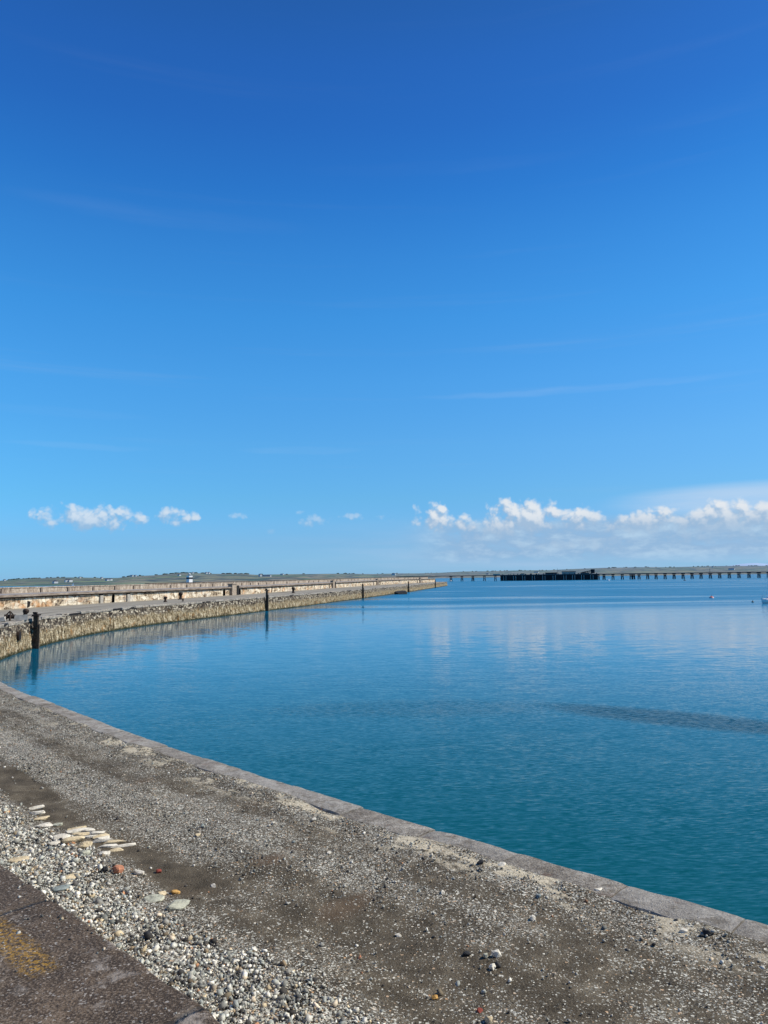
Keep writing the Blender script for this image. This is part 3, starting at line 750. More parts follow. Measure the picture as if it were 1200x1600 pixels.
def world_sd(s, d):
    i = (s - 14) / .1
    px_ = np.interp(i, np.arange(len(TS)), TP[:, 0]); py_ = np.interp(i, np.arange(len(TS)), TP[:, 1])
    nx_ = np.interp(i, np.arange(len(TS)), TN[:, 0]); ny_ = np.interp(i, np.arange(len(TS)), TN[:, 1])
    return px_ + nx_ * d, py_ + ny_ * d
def stones_mesh(name, s, d, r, bright, zoff=None):
    N = len(s); x, y = world_sd(s, d); z = ZQ + gh(s, d)
    jit = 1 + rng.uniform(-.45, .30, (N, NV, 3)); sc_ = np.stack([rng.uniform(.8, 1.35, N), rng.uniform(.65, 1.0, N), rng.uniform(.4, .85, N)], 1)[:, None, :]
    V = IV[None] * jit * sc_ * 1.1
    a, b, c = rng.uniform(0, 6.283, N), rng.normal(0, .7, N), rng.normal(0, .7, N)
    def rot(V, th, i, j):
        co, si = np.cos(th)[:, None], np.sin(th)[:, None]; W_ = V.copy(); W_[..., i] = V[..., i] * co - V[..., j] * si; W_[..., j] = V[..., i] * si + V[..., j] * co; return W_
    V = rot(rot(rot(V, b, 1, 2), c, 0, 2), a, 0, 1) * r[:, None, None]
    V[..., 0] += x[:, None]; V[..., 1] += y[:, None]; V[..., 2] += (z + r * .22 + (0 if zoff is None else zoff))[:, None]
    Fc = (IF[None] + (np.arange(N) * NV)[:, None, None]).reshape(-1, 3).astype(np.int32)
    me = bpy.data.meshes.new(name); me.vertices.add(N * NV); me.vertices.foreach_set('co', V.astype(np.float32).ravel())
    me.loops.add(len(Fc) * 3); me.loops.foreach_set('vertex_index', Fc.ravel()); me.polygons.add(len(Fc))
    me.polygons.foreach_set('loop_start', (np.arange(len(Fc)) * 3).astype(np.int32))
    me.update(); me.validate()
    col = PAL[rng.choice(len(PAL), N, p=PW)] * rng.uniform(.8, 1.15, (N, 1)) * bright[:, None] * rng.choice([.45, 1, 1, 1.2], (N, 1))
    at_ = me.color_attributes.new('col', 'FLOAT_COLOR', 'POINT')
    at_.data.foreach_set('color', np.concatenate([np.repeat(col, NV, 0), np.ones((N * NV, 1))], 1).astype(np.float32).ravel())
    return me
def m_stone(t, b):
    pos = t.node('ShaderNodeNewGeometry').outputs['Position']; c = t.node('ShaderNodeAttribute', attribute_name='col').outputs['Color']
    n = t.noise(pos, 90, 3, .7)
    return t.mix(t.ss(n, .35, .65, .0, .35), c, (.12, .11, .10)), t.bump(n, .5, .004)
M['stone'] = material('gravel_stones', m_stone, .85, .25)

def fbm(s, d, seed, fs, fd):
    out = 0; amp = 1
    g = np.random.default_rng(seed)
    for k in range(5):
        a = g.uniform(0, 6.28, 4); out = out + amp * (np.sin(s * fs + a[0] + 1.3 * np.sin(d * fd + a[1])) * np.sin(d * fd * 1.3 + a[2] + np.sin(s * fs * .7 + a[3])))
        fs *= 1.9; fd *= 1.9; amp *= .6
    return out / 1.6
def pick(n, s0, s1, d0, d1, prob):
    s = rng.uniform(s0, s1, n); d = rng.uniform(d0, d1, n); k = rng.random(n) < prob(s, d); return s[k], d[k]
cl = lambda v: np.clip(v, 0, 1)
# dense drift of ballast under the promenade edge
def p_dense(s, d):
    lim = 3.55 + .22 * fbm(s, d, 1, .8, 1.1) + .35 * cl((s - 46) / 5) * 0
    return cl((d - lim) / .45) * (.55 + .45 * cl(1.2 - .0 * s)) * cl(1.1 + .6 * fbm(s, d, 5, .5, .8))
s, d = pick(230000, 33.5, 60, 2.9, 6.2, p_dense)
ra = np.clip(rng.lognormal(-4.5, .46, len(s)), .005, .045); near_ = (d > 2.9)
# the drift is finer away from the camera
me = stones_mesh('gravel', s, d, ra, np.full(len(s), 1.22))
tag(obj('gravel', me, M['stone']), 'loose grey and white ballast drifted along the foot of the promenade edge', 'gravel', kind='stuff')
# scattered chippings over the rest of the quay
def p_sc(s, d):
    bandm = cl((d - 1.75) / .25) * cl((2.9 - d) / .3) * cl((s - 41.5) / 2) * cl((55 - s) / 4)
    kerbm = cl((1.35 - d) / .6)
    dark = cl((d - 2.75) / .2) * cl((3.55 - d) / .2) * cl((s - 41) / 2)
    rr = cl(fbm(s, d, 3, .5, 1.2) * 1.6 - .2); return cl(.035 + .36 * rr + .40 * bandm * (.5 + .8 * cl(fbm(s, d, 13, .9, 1.7))) + .30 * kerbm - .5 * dark)
s, d = pick(170000, 33, 62, .5, 4.6, p_sc)
ra = np.clip(rng.lognormal(-4.95, .45, len(s)), .003, .022)
me = stones_mesh('grit', s, d, ra, np.full(len(s), .88))
tag(obj('grit', me, M['stone']), 'fine pale grit strewn over the brown quay surface', 'grit', kind='stuff')
s, d = pick(1300, 33, 58, .55, 5.2, lambda s, d: cl(.35 + .5 * fbm(s, d, 9, .6, .9) + .4 * cl((1.2 - d) / .5)))
ra = np.clip(rng.lognormal(-4.05, .3, len(s)), .011, .03)
me = stones_mesh('loose_pebbles', s, d, ra, np.full(len(s), 1.08))
tag(obj('loose_pebbles', me, M['stone']), 'scattered pale pebbles lying on the worn quay surface', 'pebbles', kind='stuff')

# a few chippings kicked up onto the edge of the slabs
s = rng.uniform(34, 46, 420); d = 6.3 + np.abs(rng.normal(0, .22, 420))
me = stones_mesh('slab_chippings', s, d, np.clip(rng.lognormal(-5.2, .4, 420), .003, .011), np.full(420, .9), zoff=ZT - ZQ - gh(s, d))
tag(obj('slab_chippings', me, M['stone']), 'tiny chippings kicked up onto the dark promenade slabs', 'chippings', kind='stuff')
IV3, IF3 = ico(3)
def m_rock(name, col):
    def f(t, b):
        g = t.node('ShaderNodeTexCoord').outputs['Object']; n = t.noise(g, 9, 6, .65); k = t.noise(g, 40, 4, .7)
        return t.ramp(t.m('ADD', t.m('MULTIPLY', n, .6), t.m('MULTIPLY', k, .4)), [(.32, tuple(c * .5 for c in col)), (.5, col), (.68, tuple(min(1, c * 1.35) for c in col))]), t.bump(k, .6, .01)
    return material(name, f, .85, .2)
def rock(name, s, d, dims, rz, mat, label, cat='stone', seed=0, group=None, sink=.25, ang=.22):
    g = np.random.default_rng(seed); V = np.sign(IV3) * np.abs(IV3) ** .62
    for _ in range(11):                                             # chop facets off a ball: an angular stone
        nrm = g.normal(size=3); nrm /= np.linalg.norm(nrm); k = g.uniform(.6, .95); dd = V @ nrm; over = np.maximum(dd - k, 0); V -= over[:, None] * nrm
    V += np.array([[nz(v[0], v[1], v[2] + seed, 3) for _ in (0,)][0] for v in V])[:, None] * V * .10
    dims = [q_ * .8 for q_ in dims]; V = V * np.array(dims) / 2 / .85
    me = bpy.data.meshes.new(name); me.from_pydata(V.tolist(), [], IF3.tolist())
    o = obj(name, me, mat, None, False)
    x, y = world_sd(np.array([s]), np.array([d])); o.location = (float(x[0]), float(y[0]), ZQ + float(gh(s, d)) + dims[2] * (.5 - sink) * .8 + .002); o.rotation_euler = (0, 0, rz)
    return tag(o, label, cat, group)
RM = dict(cream=m_rock('cream_stone', (.62, .50, .31)), brick=m_rock('brick_red_stone', (.46, .20, .11)), ochre=m_rock('ochre_stone', (.58, .33, .10)), red=m_rock('deep_red_stone', (.26, .06, .04)),
          green=m_rock('grey_green_stone', (.46, .45, .34)), white=m_rock('white_stone', (.68, .62, .50)), blue=m_rock('blue_grey_stone', (.24, .27, .25)), black=m_rock('black_stone', (.035, .035, .035)))
ROCKS = [
    (44.56, 3.58, (.30, .22, .10), .3, 'cream', 'flat cream slab, broadest of the pale stones set in the gravel'),
    (44.26, 3.56, (.20, .13, .10), .2, 'cream', 'rounded cream stone at the right end of the broad cream slab'),
    (44.74, 3.66, (.24, .15, .08), .5, 'white', 'pale worn stone against the far side of the broad cream slab'),
    (44.62, 3.80, (.19, .10, .06), .3, 'white', 'thin pale stone left of the broad cream slab'),
    (43.86, 3.48, (.15, .11, .10), .1, 'white', 'smooth white oval stone just in front of the row of setts'),
    (43.98, 3.66, (.14, .11, .08), .7, 'green', 'grey stone lying left of the smooth white oval one'),
    (43.20, 3.61, (.18, .14, .10), -.2, 'brick', 'orange-red brick lump, largest red stone in the ballast'),
    (43.28, 3.74, (.09, .08, .08), .9, 'black', 'black lump added as the cast shadow on the left side of the brick lump'),  # black lump put where the brick lump would cast its shadow
    (42.92, 3.27, (.08, .06, .06), .4, 'red', 'small deep red stone right of the brick lump'),
    (43.02, 3.46, (.17, .08, .07), -.3, 'white', 'long pale stone between the brick lump and the deep red stone'),
    (42.34, 3.40, (.11, .07, .05), .3, 'ochre', 'ochre yellow stone in the ballast'),
    (42.42, 3.52, (.13, .10, .06), -.5, 'cream', 'pale flake beside the ochre stone'),
    (42.32, 3.66, (.26, .18, .07), .2, 'green', 'flat grey-green slab left of and below the ochre stone'),
    (41.98, 3.60, (.27, .18, .08), .1, 'green', 'broad pale grey-green slab nearest the camera below the ochre stone'),
    (43.16, 4.28, (.21, .13, .06), .4, 'blue', 'flat blue-grey stone near the promenade edge'),
    (43.40, 4.10, (.24, .14, .04), .1, 'cream', 'tan flake half buried near the flat blue-grey stone'),
    (44.40, 4.31, (.28, .2, .05), .5, 'cream', 'tan patch-like slab half buried at the far left by the promenade edge'),
    (46.50, 3.39, (.24, .11, .06), .5, 'white', 'pale stone at the far end of the short row left of the setts'),
    (46.20, 3.46, (.28, .13, .06), .3, 'white', 'second pale stone in the short row leading to the setts'),
    (45.95, 3.52, (.30, .14, .06), .6, 'cream', 'third pale stone in the short row leading to the setts'),
    (45.54, 3.60, (.26, .16, .06), .4, 'white', 'last pale stone of the short row, nearest the setts'),
    (45.45, 3.45, (.16, .10, .05), .1, 'green', 'small flat stone right of the end of the short pale row'),
    (38.96, 3.07, (.055, .045, .04), .3, 'ochre', 'small orange pebble on brown dirt at the bottom of the view'),
    (38.56, 2.99, (.06, .05, .04), .8, 'red', 'pinkish-red pebble right of the small orange one'),
    (39.86, 3.05, (.035, .045, .035), .1, 'brick', 'tiny red pebble above the edge of the ballast'),
    (39.14, 2.42, (.09, .06, .05), .2, 'black', 'dark stone at the left end of the little hollow'),
    (38.90, 2.27, (.10, .08, .07), .5, 'white', 'pale angular stone at the right end of the little hollow'),
    (38.97, 2.35, (.06, .05, .05), .5, 'green', 'small grey stone in the middle of the little hollow'),
    (38.82, 2.46, (.075, .06, .06), .9, 'white', 'pale stone just below the little hollow'),
    (40.26, .66, (.09, .07, .06), .5, 'black', 'dark stone wedged against the kerb by the sandy drift'),
    (37.66, .64, (.09, .07, .06), .5, 'black', 'dark stone against the kerb near the right edge'),
    (37.86, .70, (.09, .07, .04), .2, 'white', 'pale stone left of the dark one against the kerb near the right edge'),
    (38.9, .38, (.14, .08, .03), .6, 'white', 'pale flake of mortar lying on the kerb'),
    (40.05, .52, (.10, .08, .05), .6, 'white', 'whitish stone on the kerb joint right of the dark wedged stone'),
]
for i, (s_, d_, dim, rz, mt, lab) in enumerate(ROCKS): rock('loose_stone', s_, d_, dim, rz, RM[mt], lab, 'stone', 20 + i)
g_ = random.Random(5)
for i in range(13):                                             # narrow setts on edge, laid side by side
    s_ = 44.98 - i * .088; d_ = 3.36 + .07 * math.sin(i * 2.7) - .01 * i
    rock('stone_sett', s_, d_, (.30 + g_.uniform(-.12, .07), .085 + g_.uniform(-.03, .03), .06), .42 + g_.uniform(-.16, .16), RM['white' if i % 3 else 'cream'],
         'narrow pale sett, one of a row laid on edge side by side in the gravel', 'sett', 90 + i, 'row of pale setts exposed in the gravel', sink=.34)
for i in range(18):                                             # scattered fist-sized stones on the dirt
    s_ = g_.uniform(36.5, 44); d_ = g_.uniform(.8, 3.2); r_ = g_.uniform(.035, .07)
    rock('scattered_stone', s_, d_, (r_ * 1.3, r_, r_ * .8), g_.uniform(0, 6), RM[g_.choice(['white', 'green', 'white', 'cream', 'blue'])],
         'small pale stone lying loose on the brown dirt of the quay', 'stone', 140 + i, 'small stones scattered over the brown dirt')


# ------------------------------------------------------------------ black rock at the foot of the wall
def boulder(name, x, y, z, dims, rz, mat, label, seed, cat='rock'):
    g = np.random.default_rng(seed); V = IV3.copy()
    for _ in range(9):
        nrm = g.normal(size=3); nrm /= np.linalg.norm(nrm); k = g.uniform(.5, .8); dd = V @ nrm; V -= np.maximum(dd - k, 0)[:, None] * nrm
    V = V * np.array(dims) / 2 / .75; me = bpy.data.meshes.new(name); me.from_pydata(V.tolist(), [], IF3.tolist())
    o = obj(name, me, mat); o.location = (x, y, z); o.rotation_euler = (0, 0, rz); return tag(o, label, cat)
q = off(286, -3.0); boulder('boulder', q[0], q[1], .15, (4.5, 3.2, 2.0), .8, RM['black'], 'low black rock breaking the water at the foot of the far breakwater wall', 4)

# ------------------------------------------------------------------ mooring buoys, marker, yacht
def buoy(name, x, y, r, mat, label, band=None, flat=.8):
    e = empty(name, (x, y, 0)); tag(e, label, 'buoy')
    bm = bmesh.new(); lathe(bm, [(r * .55, -r * .5), (r * .95, -r * .15), (r, r * .1), (r * .85, r * .5 * flat), (r * .45, r * .85 * flat), (r * .12, r * .95 * flat)], n=20); obj('float', bm, mat, e, True)
    bm = bmesh.new(); tube(bm, (0, 0, r * .6), (0, 0, r * 1.25), .035); tube(bm, (-.09, 0, r * 1.22), (.09, 0, r * 1.3), .03); obj('mooring_eye', bm, M['iron'], e)
    if band: bm = bmesh.new(); lathe(bm, [(r * 1.01, -r * .02), (r * 1.02, r * .08), (r * .96, r * .3 * flat)], n=20); obj('band', bm, band, e, True)
    return e
buoy('mooring_buoy', 72.9, 165.5, .52, M['orange'], 'faded orange mooring buoy with white top floating left of the yacht', M['whitep'])
buoy('mooring_buoy', 69.0, 139.2, .26, M['blackp'], 'small black buoy floating just left of the yacht')
buoy('mooring_buoy', 243.7, 601, 1.0, M['blackp'], 'dark speck of a buoy far out in front of the jetty trestles')
buoy('mooring_buoy', 211.5, 699, 1.1, M['whitep'], 'white buoy floating by the right end of the jetty head')
buoy('mooring_buoy', 80, 900, 1.4, M['whitep'], 'white buoy beyond the tip of the breakwater')

Y = empty('yacht', (70.6, 134.5, 0), math.radians(205)); tag(Y, 'small white sloop with bare mast moored at the right edge', 'yacht')
def hull_bm():
    bm = bmesh.new(); st = []
    L = 6.4
    for i in range(15):
        u = i / 14; x = -L / 2 + L * u
        bw = 1.12 * math.sin(math.pi * min(.98, .22 + u * .78)) ** .7 if u < .98 else .03
        sheer = .72 + .22 * u * u; keel = -.35 + .25 * u ** 4
        if u > .9: bw *= (1 - u) / .1 * .9 + .1
        st.append([bm.verts.new((x + .35 * (z - 0) * (u ** 4), sgn * bw * wv, z)) for sgn, wv, z in ((-1, 1, sheer), (-1, .96, .35), (-1, .7, 0), (0, 0, keel), (1, .7, 0), (1, .96, .35), (1, 1, sheer))])
    for a, b_ in zip(st, st[1:]):
        for k in range(6): bm.faces.new((a[k], a[k + 1], b_[k + 1], b_[k]))
        bm.faces.new((a[6], a[0], b_[0], b_[6]))
    bm.faces.new(st[0]); bm.faces.new(st[-1][::-1]); return bm
obj('hull', hull_bm(), M['whitep'], Y, True)
bm = bmesh.new(); box(bm, .3, 0, .98, 2.6, 1.25, .42, 0, 0, .8); o = obj('cabin', bm, M['whitep'], Y)
for sg in (-1, 1):
    bm = bmesh.new(); box(bm, .3, sg * .575, 1.0, 1.5, .03, .14); obj('window', bm, M['blackp'], o)
bm = bmesh.new(); tube(bm, (.9, 0, .9), (.9, 0, 7.6), .06, .045); obj('mast', bm, M['alu'], Y)
bm = bmesh.new(); tube(bm, (.9, 0, 1.75), (-1.7, 0, 1.7), .045); o = obj('boom', bm, M['alu'], Y)
bm = bmesh.new(); tube(bm, (.8, 0, 1.86), (-1.6, 0, 1.80), .12, .07); obj('furled_sail', bm, M['navy'], o)
for nm, a, b_ in (('forestay', (3.15, 0, 1.0), (.9, 0, 7.5)), ('backstay', (-3.15, 0, .8), (.9, 0, 7.5)), ('shroud', (.8, 1, .85), (.9, 0, 6.6)), ('shroud', (.8, -1, .85), (.9, 0, 6.6))):
    bm = bmesh.new(); tube(bm, a, b_, .018, .018, 6); obj(nm, bm, M['alu'], Y)
for x0 in (2.9, -2.9):
    bm = bmesh.new()
    for sg in (-1, 1): tube(bm, (x0 - .3 * (1 if x0 > 0 else -1), sg * .5, .85), (x0, sg * .3, 1.4), .02); tube(bm, (x0, sg * .3, 1.4), (x0 + .2, 0, 1.42), .02)
    obj('pulpit', bm, M['alu'], Y)
bm = bmesh.new(); box(bm, -3.35, .1, .55, .25, .3, .6, 0, .02); obj('outboard', bm, M['blackp'], Y)

# ------------------------------------------------------------------ lighthouse on the outer arm
LX, LY = -290.0, 1097.0
bm = bmesh.new(); box(bm, 0, 0, -.4, 60, 20, 2.6, 0, .3, .92); box(bm, 46, 8, -.6, 60, 12, 2.4, .15, .3, .9)
o = obj('outer_pier_head', bm, M['parapet']); o.location = (LX, LY, 0); tag(o, 'low stone pier head carrying the lighthouse, almost hidden by the parapet', 'pier')
LH = empty('lighthouse', (LX, LY, .9), math.radians(-36)); tag(LH, 'square white lighthouse with a broad black band behind the breakwater parapet', 'lighthouse')
bm = bmesh.new(); box(bm, 0, 0, 2.9, 6.4, 6.4, 5.8, 0, 0, .98); obj('tower', bm, M['whitep'], LH)
bm = bmesh.new(); box(bm, 0, 0, 7.1, 6.6, 6.6, 2.6, 0, 0, .98); o = obj('black_band', bm, M['blackp'], LH)
bm = bmesh.new(); box(bm, 0, -3.35, 7.2, .9, .08, 1.2); obj('window', bm, M['glass'], o)
bm = bmesh.new(); box(bm, 0, 0, 9.5, 6.3, 6.3, 2.2, 0, 0, .98); obj('upper_tower', bm, M['whitep'], LH)
bm = bmesh.new(); box(bm, 0, 0, 10.72, 6.9, 6.9, .24); o = obj('gallery', bm, M['whitep'], LH)
bm = bmesh.new()
for i in range(16):
    a = 2 * math.pi * i / 16; tube(bm, (3.1 * math.cos(a), 3.1 * math.sin(a), 10.8), (3.1 * math.cos(a), 3.1 * math.sin(a), 11.7), .05, .05, 5)
lathe(bm, [(3.13, 11.68), (3.13, 11.76)], n=20); obj('railing', bm, M['alu'], o)
bm = bmesh.new(); lathe(bm, [(1.5, 10.85), (1.5, 12.6)], n=12); obj('lantern', bm, M['glass'], LH)
bm = bmesh.new(); lathe(bm, [(1.75, 12.6), (1.5, 13.2), (.9, 13.9), (.2, 14.3), (.12, 14.9)], n=16); obj('dome', bm, M['whitep'], LH, True)

# ------------------------------------------------------------------ the long jetty
JA, JB = Vector((92, 856, 0)), Vector((520, 776, 0)); JD = (JB - JA).normalized(); JR = math.atan2(JD.y, JD.x)
J = tag(empty('jetty', tuple(JA), JR), 'long dark deck on trestles crossing the bay with a loading head of close-set piles', 'jetty')
def jx(px_):                                                     # distance along the jetty seen at a given bearing
    k = (px_ - 600) / 1150; return (k * JA.y - JA.x) / (JD.x - k * JD.y)
DT = 6.5
h0, h1 = jx(780), jx(933)
bm = bmesh.new(); box(bm, (-80 + h0) / 2, 0, DT - .35, h0 + 80, 3.2, .65); obj('deck', bm, M['jetty'], J)
bm = bmesh.new(); box(bm, (h1 + 440) / 2, 0, DT - .4, 440 - h1, 4.2, .75); dk = obj('deck', bm, M['jetty'], J)
bm = bmesh.new(); box(bm, (h1 + 440) / 2, -2.0, DT + .1, 440 - h1, .3, .14); obj('deck_edge', bm, M['jettydeck'], dk)
bm = bmesh.new(); box(bm, (-80 + h0) / 2, -1.5, DT + .06, h0 + 80, .25, .12); obj('deck_edge', bm, M['jettydeck'], dk)
def trestle(x, heavy=False):
    bm = bmesh.new(); w = 1.0
    box(bm, x, 0, DT - 1.1, 2.9, 5, .7)
    for dx_ in (-.95, .95):
        for dy in (-1.6, 1.6): tube(bm, (x + dx_ * .8, dy, DT - 1.7), (x + dx_ * 1.25, dy * 1.15, -2), .34 if not heavy else .5, None, 8)
    tube(bm, (x - .9, -1.7, DT - 1.9), (x + 1.1, -1.8, .9), .16, None, 6)
    obj('trestle', bm, M['jetty'], J)
for p_ in (703, 720, 737, 755, 772): trestle(jx(p_), p_ == 737)
pxs = [941, 955, 969.5, 983, 987, 995.5, 1009, 1022, 1036, 1050, 1064, 1078, 1092, 1106.5, 1121, 1136, 1151, 1166.5, 1182, 1197, 1212, 1227, 1242]
for p_ in pxs: trestle(jx(p_), p_ in (941, 987))
# head
H = (h0 + h1) / 2; HL = h1 - h0
bm = bmesh.new(); box(bm, H, 3, DT - .55, HL, 17, 1.1); hd = obj('loading_head', bm, M['jetty'], J)
bm = bmesh.new()
x = h0 + .6
while x < h1:
    box(bm, x, -4.9 + random.uniform(-.2, .2), 2.2, random.uniform(.9, 1.35), .6, 7.6 + random.uniform(-.5, .3), 0, .08); x += 1.5
box(bm, H, 1, 1.8, HL - 2, .5, 7.5)
obj('pile_screen', bm, M['jetty'], hd)
x = h0 + 5
while x < h1 - 3:
    bm = bmesh.new()
    for dx_ in (-1.3, 1.3): tube(bm, (x + dx_, -5.9, -2), (x + dx_, -5.9, DT - 1.2 + random.uniform(-.3, .3)), .42, None, 8)
    obj('fender_pile', bm, M['jettypale'], hd); x += 10.6 + random.uniform(-1.2, 1.2)
bm = bmesh.new(); box(bm, H, -5.3, DT + .15, HL, .5, .3); obj('kerb_beam', bm, M['jettydeck'], hd)
def shed(px0, px1, z0, z1, mat, roofz, name='deck_shed'):
    a, b_ = jx(px0), jx(px1); bm = bmesh.new(); box(bm, (a + b_) / 2, 2, (z0 + z1) / 2, b_ - a, 6, z1 - z0); o = obj(name, bm, mat, hd)
    bm = bmesh.new(); box(bm, (a + b_) / 2, 2, z1 + roofz / 2, b_ - a + .8, 7, roofz); obj('roof', bm, M['roofd'], o)
shed(876, 897, DT, DT + 2.8, M['shed'], .55)
shed(850, 868, DT, DT + 1.7, M['roofd'], .5)
shed(905, 918, DT, DT + 1.3, M['roofd'], .4)
shed(812, 817, DT, DT + 1.3, M['shed'], .3)
# conveyor boom and mooring gear
bm = bmesh.new()
a, b_ = jx(906), jx(929)
tube(bm, (a, 1, DT + 1.6), (b_ - 3, 1, DT + 4.2), .5, .5, 6); tube(bm, (a, 3, DT + 1.6), (b_ - 3, 3, DT + 4.2), .4, .4, 6)
for k in range(6):
    x = a + (b_ - a - 4) * k / 5; tube(bm, (x, 2, DT), (x, 2, DT + 1.6 + 2.6 * k / 5), .28, None, 6)
box(bm, b_ - 3.5, 2, DT + 3, 4, 4, 4.4, 0, .1)
obj('conveyor', bm, M['jetty'], hd)
bm = bmesh.new(); tube(bm, (jx(869), 0, DT), (jx(869), 0, DT + 7), .22, .12, 6); tube(bm, (jx(869), 0, DT + 5.2), (jx(872), 0, DT + 3.2), .18, None, 6); obj('davit', bm, M['jettypale'], hd)
bm = bmesh.new()
for k in range(26):
    x = h0 + 4 + (HL - 8) * k / 25 + random.uniform(-2, 2); box(bm, x, -3.5, DT + .55, random.uniform(.6, 1.8), 1, random.uniform(.6, 1.5), 0, .1)
obj('mooring_gear', bm, M['jetty'], hd)
bm = bmesh.new(); box(bm, jx(774), 0, DT + .7, 8, 3, 1.5); o = obj('access_cabin', bm, M['shed'], J)
for px_ in (1106, 1199):
    bm = bmesh.new(); tube(bm, (jx(px_), 0, DT), (jx(px_), 0, DT + 4.5), .2, .12, 6); obj('lamp_mast', bm, M['jetty'], J)

# ------------------------------------------------------------------ hills round the bay
SKY_PX = [(-700, 909), (-400, 908), (-120, 908), (-20, 908), (0, 907.5), (20, 905.8), (32, 904.3), (45, 904.3), (70, 903.4), (84, 902.4), (120, 902.2), (160, 903), (185, 903), (196, 901.5), (208, 900.2), (240, 899), (262, 897.2), (280, 895.4), (310, 895.6),
          (330, 896.6), (380, 896.8), (400, 898.2), (420, 897.6), (470, 897), (500, 896.7), (540, 896.3), (580, 897), (620, 896), (650, 896), (686, 895), (723, 893), (767, 892.5), (810, 891.3), (853, 891), (897, 889), (940, 887.3), (998, 886.2), (1042, 886.4), (1087, 885.2), (1132, 884.3), (1200, 884), (1300, 884), (1500, 888), (1900, 893)]
def sky_h(x):                                                   # tangent of ridge elevation per unit forward distance
    i = min(max(bisect.bisect([p[0] for p in SKY_PX], x) - 1, 0), len(SKY_PX) - 2); a, b_ = SKY_PX[i], SKY_PX[i + 1]
    y = a[1] + (b_[1] - a[1]) * (x - a[0]) / (b_[0] - a[0]); return (901 - (x - 700) * .0125 - y) / 1150
def shoreY(x): return 930 + 420 * sm(x, 180, 285) + 1500 * sm(x, 350, 760)
def ridgeY(x): return max(shoreY(x), 1350) + 1500 + 250 * math.sin(x * .011)
NR = 26
xs = [(-700 + 4 * i) for i in range(651)]
def hill_pt(x, v):
    sy, ry = shoreY(x), ridgeY(x); yy = sy + (ry - sy) * v
    hr = max(sky_h(x), .0012) * ry + CAMZ
    if v <= 1:
        z = -.6 + (hr + .6) * (v ** .85) * (1 - .0) + 2.2 * nz(x * .02, v * 5, 3) * math.sin(math.pi * min(v, 1)) * (hr / 30)
        zcap = (sky_h(x) * yy + CAMZ); z = min(z, max(zcap - (1 - v) * hr * .05, -.6) if v > .3 else z)
    else: z = hr * (1 - (v - 1) * 1.2)
    return ((x - 600) / 1150 * yy, yy, z)
V = []; Fc = []
for x in xs:
    for k in range(NR + 4): V.append(hill_pt(x, k / NR))
m_ = NR + 4
for i in range(len(xs) - 1):
    for k in range(m_ - 1): a = i * m_ + k; Fc.append((a, a + m_, a + m_ + 1, a + 1))
def m_hill(t, b):
    pos = t.node('ShaderNodeNewGeometry').outputs['Position']; px_, py_, pz_ = t.sep(pos)
    flat = t.xyz(px_, t.m('MULTIPLY', py_, .35), 0.0)
    wv = t.vm('ADD', flat, t.vm('MULTIPLY', t.noise(flat, .01, 2, out=1), (60, 60, 0)))
    f = t.voro(wv, .011, out='Color'); r, g, bb = t.sep(f); e = t.voro(wv, .011, 'DISTANCE_TO_EDGE', 'Distance')
    c = t.ramp(r, [(0, (.07, .14, .045)), (.3, (.10, .18, .055)), (.55, (.12, .15, .075)), (.75, (.20, .19, .10)), (.92, (.26, .21, .13))])
    c = t.mix(t.ss(e, .09, .03, 0, .85), c, (.030, .045, .038))
    n = t.noise(t.vm('MULTIPLY', pos, (.012, .004, .03)), 1.0, 5, .65)
    c = t.mix(t.ss(n, .5, .62, 0, .8), c, (.035, .055, .045))
    # right-hand shore is browner moor
    c = t.mix(t.m('MULTIPLY', t.ss(px_, -50, 300), t.ss(pz_, 26, 8, .0, .45)), c, (.24, .185, .12))
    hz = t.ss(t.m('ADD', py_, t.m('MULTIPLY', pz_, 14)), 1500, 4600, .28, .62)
    c = t.mix(hz, c, (.16, .225, .29))  # aerial haze painted into the hill colour, growing with distance and height
    mot = t.noise(t.vm('MULTIPLY', pos, (.016, .006, .16)), 1.0, 5, .72)
    c = t.mix(t.ss(mot, .49, .60, 0, .45), c, (.27, .245, .16)); c = t.mix(t.ss(mot, .49, .40, 0, .6), c, (.045, .075, .085))
    c = t.mix(t.m('MULTIPLY', t.ss(pz_, 34, 52), .6), c, (.13, .19, .26))  # more blue haze painted over the highest ridges
    return c, None
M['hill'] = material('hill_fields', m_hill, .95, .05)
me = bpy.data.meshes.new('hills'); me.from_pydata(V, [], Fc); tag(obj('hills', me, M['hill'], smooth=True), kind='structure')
# distant mountains behind the right shore
MT = [(1120, 0), (1140, 1.2), (1155, 3.8), (1168, 4.8), (1180, 5.2), (1190, 4.2), (1200, 3.6), (1215, 5), (1240, 7), (1270, 5), (1300, 2), (1330, 0)]
def m_mt(t, b): return (.33, .44, .60), None
M['mount'] = material('hazy_mountain', lambda t, b: (t.mix(.5, (.36, .47, .63), (.36, .47, .63)), None), 1, 0)  # aerial haze given as the flat blue colour of the mountains
V = []; Fc = []; YM = 16000
for i, (x, h) in enumerate(MT):
    hh = (901 - (x - 700) * .0125 - 884.5 + h) / 1150 * YM
    for yy, z in ((YM - 1500, -5), (YM - 500, hh * .6), (YM, hh), (YM + 1500, -5)): V.append(((x - 600) / 1150 * yy, yy, z))
for i in range(len(MT) - 1):
    for k in range(3): a = i * 4 + k; Fc.append((a, a + 4, a + 5, a + 1))
me = bpy.data.meshes.new('mountains'); me.from_pydata(V, [], Fc); tag(obj('mountains', me, M['mount'], smooth=True), kind='structure')

